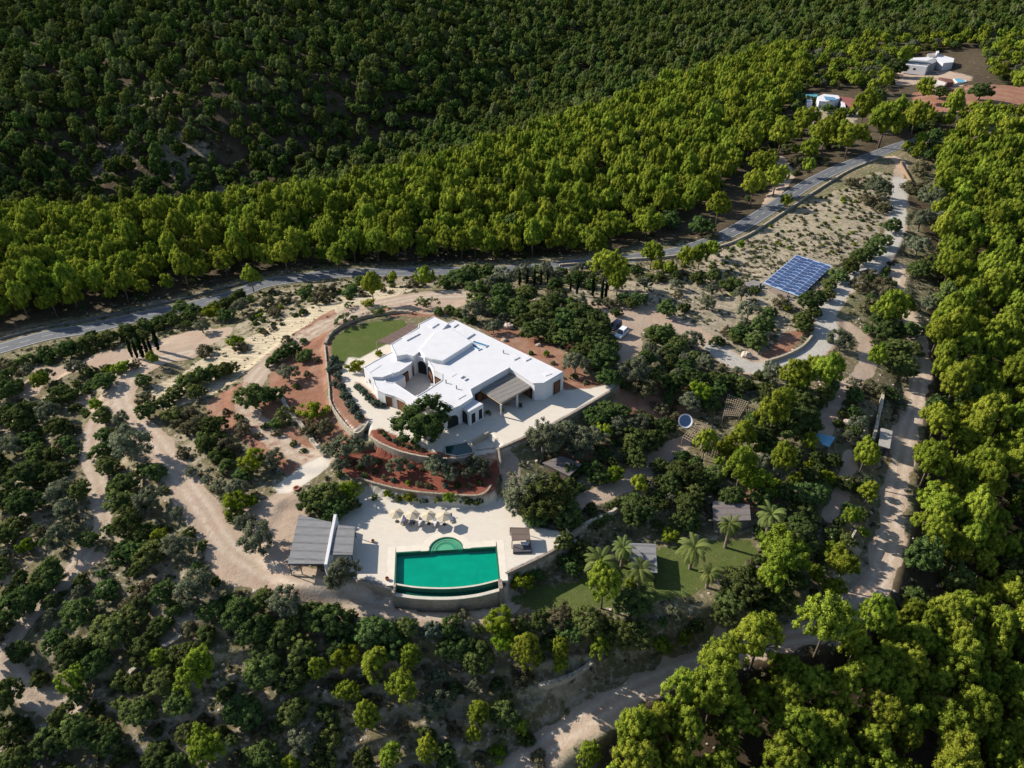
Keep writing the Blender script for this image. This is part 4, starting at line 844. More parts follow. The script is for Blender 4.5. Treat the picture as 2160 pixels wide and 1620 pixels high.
# lattice frames
def lattice(px, z, zg, label, n=9):
    c = [np.array(q) for q in P(px, z)]; e = empty("garden_trellis", (*np.mean(c, 0), zg), label, "trellis"); mb = MB()
    for k in range(n + 1):
        s_ = k / n
        for a, b_ in ((c[0] * (1 - s_) + c[1] * s_, c[3] * (1 - s_) + c[2] * s_), (c[0] * (1 - s_) + c[3] * s_, c[1] * (1 - s_) + c[2] * s_)):
            mb.tube((*a, z), (*b_, z + random.uniform(-.05, .05)), .07, n=4)
    mb.build("lattice", simple("bamboo", (.40, .32, .22), (.3, .23, .15), 3), e)
    for q in c: MB().tube((*q, zg - .5), (*q, z), .08, n=6).build("post", WOODP, e)
lattice([(1535,832),(1578,848),(1560,878),(1526,876)], -3.8, -6.4, "bamboo lattice frame above the garden beds, the farther one"); lattice([(1470,888),(1500,900),(1482,944),(1440,922)], -4.4, -6.5, "bamboo lattice frame just right of the big round dish")
# blue tarpaulin cover / plunge pool
sz = onground(1740, 938)[2] + 2.0; bt = P([(1717,911),(1762,922),(1749,943),(1734,938)], sz); e = empty("shade_sail", (*np.mean(bt, 0), sz - 2), "turquoise sheet canopy by the garden path", "canopy")
MB().prism(bt, sz - .08, [sz + .2, sz, sz, sz - .05]).build("sheet", simple("turquoise_sheet", (.10, .34, .50), (.2, .40, .52), .8, .5), e)
for q in bt: MB().tube((*q, sz - 3), (*q, sz - .09), .06, n=6).build("post", WOODP, e)
# ruin walls by the right-hand track
x, y, z = onground(1770, 1160)
for pxs, lab in (([(1745,1155),(1752,1142),(1760,1128)], "short ruined wall nearest the garden, by the right-hand track"), ([(1788,1155),(1795,1140),(1802,1128)], "middle short ruined wall by the right-hand track"),
                 ([(1762,1158),(1780,1160),(1812,1172)], "ruined wall facing down the slope by the right-hand track")):
    wallobj("ruined_wall", pxs, None, 1.6, STONE_PALE, lab, half=.2)
# rocks
def rock(px, py, r, label, mat=STONE_PALE, flat=.7):
    x, y, z = onground(px, py); mb = MB(); n1, n2 = 7, 10; rr = np.random.default_rng(int(px * 7 + py))
    v = [(0, 0, 1.0)]; f = []
    for i in range(1, n1):
        for k in range(n2): a = math.pi * i / n1; p = 2 * math.pi * k / n2; q = 1 + rr.uniform(-.18, .18); v.append((math.sin(a) * math.cos(p) * q, math.sin(a) * math.sin(p) * q, math.cos(a) * q))
    v.append((0, 0, -1)); f = [(0, 1 + k, 1 + (k + 1) % n2) for k in range(n2)]
    for i in range(n1 - 2): f += [(1 + i * n2 + k, 1 + (i + 1) * n2 + k, 1 + (i + 1) * n2 + (k + 1) % n2, 1 + i * n2 + (k + 1) % n2) for k in range(n2)]
    f += [(len(v) - 1, 1 + (n1 - 2) * n2 + (k + 1) % n2, 1 + (n1 - 2) * n2 + k) for k in range(n2)]
    mb.add([(x + a * r, y + b_ * r * .8, z + r * flat * .35 + c * r * flat) for a, b_, c in v], f); o = mb.build("boulder", mat); o['label'] = label; o['category'] = "boulder"; return o
rk = simple("pale_rock", (.55, .46, .38), (.40, .32, .26), 1.2, .9, .5)
rock(1073, 692, 1.5, "largest pale boulder on the red earth behind the villa", rk); rock(1040, 687, 1.7, "long flat pale boulder behind the villa beside the olives", rk, .35); rock(1064, 719, .9, "small boulder close to the villa's rear wall", rk); rock(1136, 730, .8, "lone pale boulder in the middle of the red yard", rk)
rock(1574, 752, 1.6, "pale boulder beside the drive above the stone kerb", rk); rock(1787, 893, 1.2, "pale boulder among bushes by the narrow path", rk); rock(1780, 875, .8, "smaller pale boulder beside the narrow path", rk); rock(1210, 1145, .9, "pale boulder at the right corner of the pool deck", rk)
x, y, z = onground(626, 1032); MB().lathe((x, y, z - .1), [(.55, 0), (.75, .3), (.75, .5), (.5, .5), (.45, .2)], 18).build("plant_pot", simple("terracotta", (.42, .17, .09), (.34, .13, .07))); o = bpy.data.objects["plant_pot"]; tag(o, "round orange terracotta bowl at the end of the paved ramp", "pot")
def pot(px, py, z, label, col, r=.35):
    x, y = atz(px, py, z); o = MB().lathe((x, y, z), [(.02, .02), (r * .7, 0), (r, r * 1.2), (r * .9, r * 1.5), (r * .7, r * 1.4)], 12).build("plant_pot", col); tag(o, label, "pot")
TERR = bpy.data.materials["terracotta"]
pot(817, 1223, -5, "terracotta pot at the deck's front left corner", TERR, .4); pot(787, 1143, -5, "tiny pot on the deck beside the carport's shadow", TERR, .35)
for k, (a, b_, lab) in enumerate(((912,806,"white armchair by the courtyard tree, nearest the tree"),(919,811,"white armchair in the courtyard beside the roof edge"),(908,813,"white armchair at the courtyard's near corner"))):
    x, y = atz(a, b_ + 12, 0); e = empty("armchair", (x, y, 0), lab, "armchair", "white chairs in the courtyard"); MB().box((x, y, .28), (.9, .9, .3)).build("seat", WHITEP, e); MB().box((x, y + .4, .6), (.9, .2, .6)).build("backrest", WHITEP, e)
for px, lab, w_ in (((1098,860),"dark grey outdoor chair beside the porch post",.8),((1132,842),"dark outdoor chair in the shade of the end wing",.9),((1071,856),"low pale table under the porch's front edge",1.2)):
    x, y = atz(*px, 0); e = empty("garden_chair" if w_ < 1 else "low_table", (x, y, 0), lab, "chair" if w_ < 1 else "table"); mm = DMETAL if w_ < 1 else WOODP
    MB().box((x, y, .45), (w_, w_ * .8, .1)).build("seat" if w_ < 1 else "table_top", mm, e)
    if w_ < 1: MB().box((x, y + .35, .8), (w_, .1, .7)).build("backrest", mm, e)
    for sx in (-.35, .35):
        for sy in (-.25, .25): MB().box((x + sx * w_, y + sy, .2), (.06, .06, .4)).build("leg", mm, e)

# ------------------------------------------------------------------ far houses
def farhouse(parts, zg, name, label, cat="house"):
    c = P([parts[0][0][0]], parts[0][1])[0]; e = empty(name, (c[0], c[1], zg), label, cat)
    for px, z, mat, nm in parts:
        poly = P(px, z); MB().prism(poly, zg - 1.5, z).build(nm, mat, e)
    return e, c
e, c = farhouse([([(1911,125),(1955,128),(1972,122),(1975,130),(1958,138),(1913,134)], 5.2, simple("grey_roof_top", (.30, .30, .30), (.2, .2, .2), .5), "roof")], 1.0, "farmhouse", "blue-white walled farmhouse with one dark window, upper right")
wq = P([(1909,136),(1955,140.5),(1972,131),(1968,120),(1914,122)], 4.9); MB().prism(wq, -.6, 4.9).build("wall", WHITE, e)
opening(wq, 0, .42, .54, 2.0, 3.2, DARK, "window", parent=e); opening(wq, 1, .4, .6, 1, 3, DARK, parent=e)
e, c = farhouse([([(1960,117),(1978,114),(2013,123),(2011,131),(1990,133),(1968,126)], 4.6, WHITE, "wall"), ([(1975,108),(1980,107),(1981,111),(1976,112)], 7.0, WHITE, "chimney"), ([(1956,113),(1972,111),(1974,120),(1960,120)], 5.2, simple("dull_roof", (.3, .27, .25)), "roof")], 1.0, "farmhouse", "low white farmhouse with a chimney, farthest upper right")
e, c = farhouse([([(1973,167),(1996,174),(1992,180),(1970,177)], 3.6, PINKW, "wall"), ([(1980,163),(2008,167),(2012,173),(1998,174)], 3.0, simple("maroon_roof", (.16, .07, .06)), "roof")], .5, "farm_building", "small building with sloping white wall beside the far pool")
x, y = atz(2022, 169, 1.2); e = empty("swimming_pool", (x, y, .5), "small bright blue pool near the far farm buildings", "swimming pool")
MB().prism(P([(2012,166),(2034,165),(2038,172),(2020,174)], 1.6), -1, 1.6).build("water", water("sky_blue_water", (.02, .26, .48), (.03, .32, .5)), e); MB().ribbon(P([(2012,166),(2034,165),(2038,172),(2020,174),(2012,166)], 1.66), .3, -1, 1.7).build("rim", PINKW, e)
e, c = farhouse([([(1724,204),(1738,198),(1768,201),(1772,207),(1742,214),(1728,213)], 1.6, WHITE, "wall"), ([(1770,203),(1795,206),(1808,212),(1802,222),(1778,214)], .6, simple("terracotta_tile", (.27, .09, .07), (.2, .07, .06)), "roof"), ([(1773,210),(1781,212),(1784,226),(1776,226)], .2, WHITE, "porch")], -3.5, "farmhouse", "white house with blue shutters and a red tiled annexe, ridge right")
sk = P([(1738,203),(1760,205),(1764,212),(1742,210)], 1.9); MB().prism(sk, 1.5, 1.9).build("blue_panel", BLUEG, e); wq = P([(1724,204),(1728,213),(1742,214)], 1.6)
opening(wq + P([(1738,198)], 1.6), 1, .2, .45, -2.2, -.8, simple("blue_shutter", (.05, .12, .35)), "window", parent=e); opening(wq + P([(1738,198)], 1.6), 1, .6, .85, -2.2, -.8, simple("blue_shutter2", (.05, .12, .35)), "window", parent=e)
e, c = farhouse([([(1700,199),(1722,197),(1726,203),(1704,206)], -1.0, simple("turquoise_roof", (.06, .25, .30), (.1, .3, .33)), "roof"), ([(1700,206),(1712,207),(1714,216),(1703,217)], -.8, simple("blue_white_wall", (.45, .5, .6)), "wall")], -3.6, "outbuilding", "low outbuilding with turquoise roof left of the ridge house", "shed")
e, c = farhouse([([(1815,123),(1840,118),(1852,124),(1820,130)], 3.4, STONE, "wall")], 0.5, "stone_barn", "low stone barn between pines, left of the farmhouses", "barn")
MB().prism([tuple(np.array(p) * 1.05 - np.mean(P([(1815,123),(1840,118),(1852,124),(1820,130)], 3.4), 0) * .05) for p in P([(1815,123),(1840,118),(1852,124),(1820,130)], 3.4)], 3.41, 3.6).build("roof", simple("barn_roof", (.2, .14, .1)), e)
for px in ((1633, 245), (1813, 155)):
    x, y, z = onground(*px); e = empty("utility_pole", (x, y, z), "thin power pole by the ridge pines, " + ("nearer the white house" if px[0] < 1700 else "nearer the farmhouses"), "utility pole")
    MB().tube((x, y, z - .5), (x, y, z + 10), .14, .1).build("pole", WOODP, e); MB().box((x, y, z + 9.3), (2, .12, .12)).build("cross_arm", WOODP, e)

# ------------------------------------------------------------------ foliage
def leafmat(name, dark, light, dry=None, trans=.25, hue=.03, val=.35):
    m = bpy.data.materials.new(name); m.use_nodes = True; t = m.node_tree; t.nodes.clear()
    o = t.nodes.new("ShaderNodeOutputMaterial"); d = t.nodes.new("ShaderNodeBsdfDiffuse"); tr = t.nodes.new("ShaderNodeBsdfTranslucent"); mx = t.nodes.new("ShaderNodeMixShader")
    a = N(t, "ShaderNodeAttribute", attribute_name="tone"); oi = t.nodes.new("ShaderNodeObjectInfo")
    c = mix(t, a.outputs['Fac'], dark, light)
    hs = t.nodes.new("ShaderNodeHueSaturation"); t.links.new(c, hs.inputs['Color'])
    r1 = N(t, "ShaderNodeMapRange"); r1.inputs['To Min'].default_value = .5 - hue; r1.inputs['To Max'].default_value = .5 + hue; t.links.new(oi.outputs['Random'], r1.inputs[0]); t.links.new(r1.outputs[0], hs.inputs['Hue'])
    wn = t.nodes.new("ShaderNodeTexWhiteNoise"); wn.noise_dimensions = '1D'; t.links.new(oi.outputs['Random'], wn.inputs['W'])
    r2 = N(t, "ShaderNodeMapRange"); r2.inputs['To Min'].default_value = 1 - val; r2.inputs['To Max'].default_value = 1 + val; t.links.new(wn.outputs['Value'], r2.inputs[0]); t.links.new(r2.outputs[0], hs.inputs['Value'])
    c = hs.outputs[0]
    if dry:
        r3 = N(t, "ShaderNodeMapRange"); r3.inputs['From Min'].default_value = .7; r3.inputs['From Max'].default_value = 1.; t.links.new(wn.outputs['Value'], r3.inputs[0])
        c = mix(t, r3.outputs[0], c, dry)
    t.links.new(c, d.inputs[0]); t.links.new(c, tr.inputs[0]); mx.inputs[0].default_value = trans
    t.links.new(d.outputs[0], mx.inputs[1]); t.links.new(tr.outputs[0], mx.inputs[2]); t.links.new(mx.outputs[0], o.inputs[0]); return m
LM = dict(
 pine=leafmat("pine_needles", (.092, .140, .016), (.36, .405, .048), None, .28, .015, .25),
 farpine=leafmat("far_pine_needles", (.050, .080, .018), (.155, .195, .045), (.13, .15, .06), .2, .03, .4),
 dark=leafmat("carob_leaves", (.044, .065, .022), (.135, .18, .050), None, .2, .03, .35),
 olive=leafmat("olive_leaves", (.085, .10, .055), (.20, .215, .135), None, .2, .015, .2),
 yellow=leafmat("yellow_green_leaves", (.10, .15, .012), (.26, .30, .03), None, .3, .03, .25),
 dry=leafmat("dry_scrub_leaves", (.085, .080, .040), (.165, .15, .085), None, .2, .02, .25),
 lav=leafmat("lavender_leaves", (.055, .080, .055), (.13, .165, .12), None, .15, .01, .1),
 cyp=leafmat("cypress_leaves", (.006, .012, .005), (.020, .032, .011), None, .05, .01, .2),
 palm=leafmat("palm_fronds", (.07, .10, .022), (.20, .22, .07), None, .25, .02, .2),
 bloom=leafmat("bougainvillea", (.16, .03, .05), (.05, .07, .03), None, .2, .02, .2))
BARK = simple("bark", (.16, .12, .09), (.09, .07, .05), 4, .9); BARKG = simple("grey_bark", (.22, .2, .17), (.14, .12, .10), 4, .9); PALMB = simple("palm_bark", (.24, .19, .14), (.15, .115, .085), 6, .9)
def unit(a): return a / (np.linalg.norm(a, axis=-1, keepdims=True) + 1e-9)
ICO = None
def ico():
    global ICO
    if ICO is None:
        p = (1 + 5 ** .5) / 2; v = np.array([(-1,p,0),(1,p,0),(-1,-p,0),(1,-p,0),(0,-1,p),(0,1,p),(0,-1,-p),(0,1,-p),(p,0,-1),(p,0,1),(-p,0,-1),(-p,0,1)], float)
        f = np.array([(0,11,5),(0,5,1),(0,1,7),(0,7,10),(0,10,11),(1,5,9),(5,11,4),(11,10,2),(10,7,6),(7,1,8),(3,9,4),(3,4,2),(3,2,6),(3,6,8),(3,8,9),(4,9,5),(2,4,11),(6,2,10),(8,6,7),(9,8,1)])
        ICO = (unit(v), f)
    return ICO
def crown(name, C, Rb, nl, leaf, seed, mat, core=.72, squash=.85, up=.25, zmin=None):
    """clumps of small leaf faces at centres C with radii Rb; leaf = face size as a share of the clump radius"""
    g = np.random.default_rng(seed); V = []; Nn = []; Fq = []; Ft = []; T = []; n0 = 0
    cc = C.mean(0)
    for c, r in zip(C, Rb):
        tone = np.clip(g.normal(.5, .22), 0, 1)
        d = unit(g.normal(size=(nl, 3))); d[:, 2] = np.where(d[:, 2] < -.35, -d[:, 2], d[:, 2])
        p = c + d * r * g.uniform(.78, 1.12, (nl, 1)) * np.array([1, 1, squash])
        if zmin is not None: p[:, 2] = np.maximum(p[:, 2], zmin)
        nrm = unit(d + g.normal(size=(nl, 3)) * .45); t1 = unit(np.cross(nrm, g.normal(size=(nl, 3)))); t2 = np.cross(nrm, t1)
        s = (min(r, float(np.median(Rb))) * leaf * g.uniform(.6, 1.3, (nl, 1))); a = g.uniform(.5, .9, (nl, 1))
        q = np.stack([p - t1 * s, p - t2 * s * a, p + t1 * s, p + t2 * s * a], 1).reshape(-1, 3)
        sn = unit(.62 * d + .28 * unit(p - cc) + g.normal(size=(nl, 3)) * .2 + np.array([0, 0, .1]))
        V.append(q); Nn.append(np.repeat(sn, 4, 0)); T.append(np.clip(np.repeat(tone + g.normal(size=nl) * .16, 4), 0, 1))
        Fq.append(np.arange(nl * 4).reshape(-1, 4) + n0); n0 += nl * 4
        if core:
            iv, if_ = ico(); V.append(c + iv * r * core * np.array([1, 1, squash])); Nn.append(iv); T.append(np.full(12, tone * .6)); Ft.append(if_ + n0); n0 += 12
    V = np.concatenate(V); Nn = np.concatenate(Nn); T = np.concatenate(T); Fq = np.concatenate(Fq)
    me = bpy.data.meshes.new(name); lv = [Fq.ravel()]; ls = [np.arange(0, len(Fq) * 4, 4)]
    if Ft:
        Ft = np.concatenate(Ft); lv.append(Ft.ravel()); ls.append(len(Fq) * 4 + np.arange(0, len(Ft) * 3, 3))
    lv = np.concatenate(lv).astype(np.int32); ls = np.concatenate(ls).astype(np.int32)
    me.vertices.add(len(V)); me.vertices.foreach_set("co", V.ravel().astype(np.float32)); me.loops.add(len(lv)); me.loops.foreach_set("vertex_index", lv)
    me.polygons.add(len(ls)); me.polygons.foreach_set("loop_start", ls); me.update(calc_edges=True); me.shade_smooth()
    at = me.attributes.new("tone", 'FLOAT', 'POINT'); at.data.foreach_set("value", T.astype(np.float32))
    me.normals_split_custom_set_from_vertices(Nn.tolist()); me.materials.append(mat); return me
def sticks(name, segs, mat):
    mb = MB()
    for a, b_, r0, r1 in segs: mb.tube(a, b_, r0, r1, 6)
    me = bpy.data.meshes.new(name); me.from_pydata(mb.v, [], mb.f); me.materials.append(mat); me.shade_smooth(); return me
PROTO = {}                                                     # kind -> list of (crown mesh, trunk mesh or None)
def shell(g, n, rx, rz, z0, flat=0., lob=0.):
    d = unit(g.normal(size=(n, 3))); d[:, 2] = np.abs(d[:, 2]) * 1.15 - .35; d = unit(d); ph = np.arctan2(d[:, 1], d[:, 0])
    k = (1 + lob * np.sin(ph * 2 + g.uniform(0, 6)) + lob * .6 * np.sin(ph * 3 + g.uniform(0, 6)))
    r = g.uniform(.62, 1, n) ** .8 * k
    return np.stack([d[:, 0] * rx * r, d[:, 1] * rx * r, z0 + d[:, 2] * rz * r * (1 - flat * (d[:, 2] > .6))], 1)
def make_pines():
    L = []
    for i in range(6):
        g = np.random.default_rng(100 + i); n = 130
        z0, rz = [(.70, .48), (.66, .42), (.74, .58), (.68, .42), (.72, .54), (.62, .44)][i]
        C = shell(g, n, .40, rz, z0, .15, [.1, .2, .08, .28, .15, .22][i])
        if i in (0, 2, 3, 4): C[:, :2] *= (1 - .38 * np.clip((C[:, 2:] - z0) / rz, 0, 1))         # more pointed
        Rb = g.uniform(.036, .082, n); C = np.vstack([C, [[0, 0, z0 + rz * .35]], [[0, 0, z0]], [[0, 0, z0 - rz * .3]]]); Rb = np.append(Rb, [.22, .27, .2])
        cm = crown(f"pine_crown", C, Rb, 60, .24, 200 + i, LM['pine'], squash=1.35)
        s_ = [((0, 0, -.15), (.02, .01, z0), .028, .016)] + [((0, 0, z0 - .35 + .05 * k), tuple(C[k * 3]), .012, .005) for k in range(9)]
        L.append((cm, sticks("pine_trunk", s_, BARK)))
    return L
PROTO['pine'] = make_pines()
FAR = []
for i, (cm, tm) in enumerate(PROTO['pine'][:5]):
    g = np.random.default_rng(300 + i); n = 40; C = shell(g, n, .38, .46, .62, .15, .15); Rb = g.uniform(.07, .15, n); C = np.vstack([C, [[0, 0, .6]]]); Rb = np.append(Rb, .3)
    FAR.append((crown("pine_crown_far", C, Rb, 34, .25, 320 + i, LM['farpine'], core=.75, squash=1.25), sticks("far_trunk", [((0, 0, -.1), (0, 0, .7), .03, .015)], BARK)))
MIDP = []
for i in range(4):
    g = np.random.default_rng(330 + i); n = 64; C = shell(g, n, .39, .50, .68, .15, .18); Rb = g.uniform(.05, .115, n); C = np.vstack([C, [[0, 0, .66]]]); Rb = np.append(Rb, .3)
    MIDP.append((crown("pine_crown_mid", C, Rb, 40, .24, 340 + i, LM['pine'], core=.75, squash=1.35), sticks("mid_trunk", [((0, 0, -.1), (0, 0, .8), .028, .015)], BARK)))
def dome(kind, mat, nvar, n, rx, rz, z0, rb, nl, leaf, seed, trunk=None, lob=.15, core=.72, zmin=None, squash=.85):
    L = []
    for i in range(nvar):
        g = np.random.default_rng(seed + i); C = shell(g, n, rx, rz, z0, .0, lob); Rb = g.uniform(rb[0], rb[1], n)
        C = np.vstack([C, [[0, 0, z0 * .9]]]); Rb = np.append(Rb, min(rx, rz) * .85)
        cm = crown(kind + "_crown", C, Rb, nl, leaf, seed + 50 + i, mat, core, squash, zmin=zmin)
        tm = None
        if trunk:
            a = g.uniform(-.05, .05, 2); s_ = [((0, 0, -.12), (a[0], a[1], z0 * .55), trunk, trunk * .75)] + [((a[0], a[1], z0 * .5), tuple(C[k * 4]), trunk * .5, .008) for k in range(5)]
            tm = sticks(kind + "_trunk", s_, BARKG if kind == 'olive' else BARK)
        L.append((cm, tm))
    PROTO[kind] = L
dome('broadleaf', LM['dark'], 5, 110, .42, .38, .36, (.042, .095), 48, .25, 400, .03)
dome('olive', LM['olive'], 4, 66, .40, .32, .42, (.055, .105), 60, .22, 430, .04, .2, .6)
dome('yellow_tree', LM['yellow'], 2, 50, .40, .38, .40, (.07, .12), 60, .19, 460, .025, .2)
dome('shrub', LM['dark'], 3, 36, .40, .28, .22, (.09, .15), 60, .2, 480, None, .25, zmin=-.03)
dome('dry_shrub', LM['dry'], 3, 34, .40, .26, .18, (.08, .14), 56, .21, 500, None, .3, .6, zmin=-.03)
dome('green_bush', LM['yellow'], 2, 26, .38, .27, .24, (.09, .15), 40, .28, 520, None, .2, zmin=-.03)
dome('grey_bush', LM['lav'], 2, 34, .38, .34, .26, (.07, .12), 40, .26, 540, None, .05, .8, zmin=-.02)
dome('fig_bush', LM['dark'], 2, 34, .42, .20, .28, (.06, .10), 34, .34, 560, .03, .35, .4)
dome('flowering_bush', LM['bloom'], 1, 30, .38, .30, .28, (.08, .13), 40, .28, 580, None, .2)
L = []
for i in range(3):                                             # cypress: unit height 1
    g = np.random.default_rng(600 + i); zz = np.linspace(.06, .97, 26); rr = .055 * np.sin(np.pi * np.clip(zz * .92 + .06, 0, 1)) ** .6 + .006
    C = np.stack([g.normal(0, .008, 26), g.normal(0, .008, 26), zz], 1)
    L.append((crown("cypress_crown", C, rr + .012, 40, .42, 610 + i, LM['cyp'], squash=1.3), sticks("cypress_trunk", [((0, 0, -.05), (0, 0, .12), .012, .01)], BARK)))
PROTO['cypress'] = L
def palm_mesh(seed, drop=.0):
    g = np.random.default_rng(seed); V = []; Fq = []; T = []; Nn = []; n0 = 0
    for k in range(30):
        az = k * 2.399 + g.uniform(-.2, .2); el = R(78) - (k / 30) * R(118); Ln = g.uniform(.46, .56); p = np.array([0, 0, .0]); dr = el; pts = []
        for s_ in range(9):
            pts.append(p.copy()); p = p + np.array([math.cos(az) * math.cos(dr), math.sin(az) * math.cos(dr), math.sin(dr)]) * Ln / 8; dr -= R(9.5 + s_)
        side = np.array([-math.sin(az), math.cos(az), 0.]); tn = np.clip(g.normal(.5, .2), 0, 1)
        for s_ in range(8):
            a, b_ = pts[s_], pts[s_ + 1]; wdt = .06 * math.sin(math.pi * (s_ + .9) / 9.4) + .012; upv = np.cross(b_ - a, side); upv /= np.linalg.norm(upv) + 1e-9; upv = upv if upv[2] > 0 else -upv
            for sg in (-1, 1):
                for h in (0, 1):
                    q0 = a + (b_ - a) * (h * .5); q1 = a + (b_ - a) * (h * .5 + .36); tip = (b_ - a) * .55 + side * sg * wdt - upv * wdt * .35
                    V += [q0, q1, q1 + tip, q0 + tip * .96]; nn = unit(upv + side * sg * .3); Nn += [nn] * 4; T += [tn] * 4; Fq.append((n0, n0 + 1, n0 + 2, n0 + 3)); n0 += 4
    me = bpy.data.meshes.new("palm_crown"); me.from_pydata([tuple(v) for v in V], [], Fq); at = me.attributes.new("tone", 'FLOAT', 'POINT'); at.data.foreach_set("value", np.array(T, np.float32)); me.materials.append(LM['palm']); return me
PALMS = [palm_mesh(700), palm_mesh(701)]

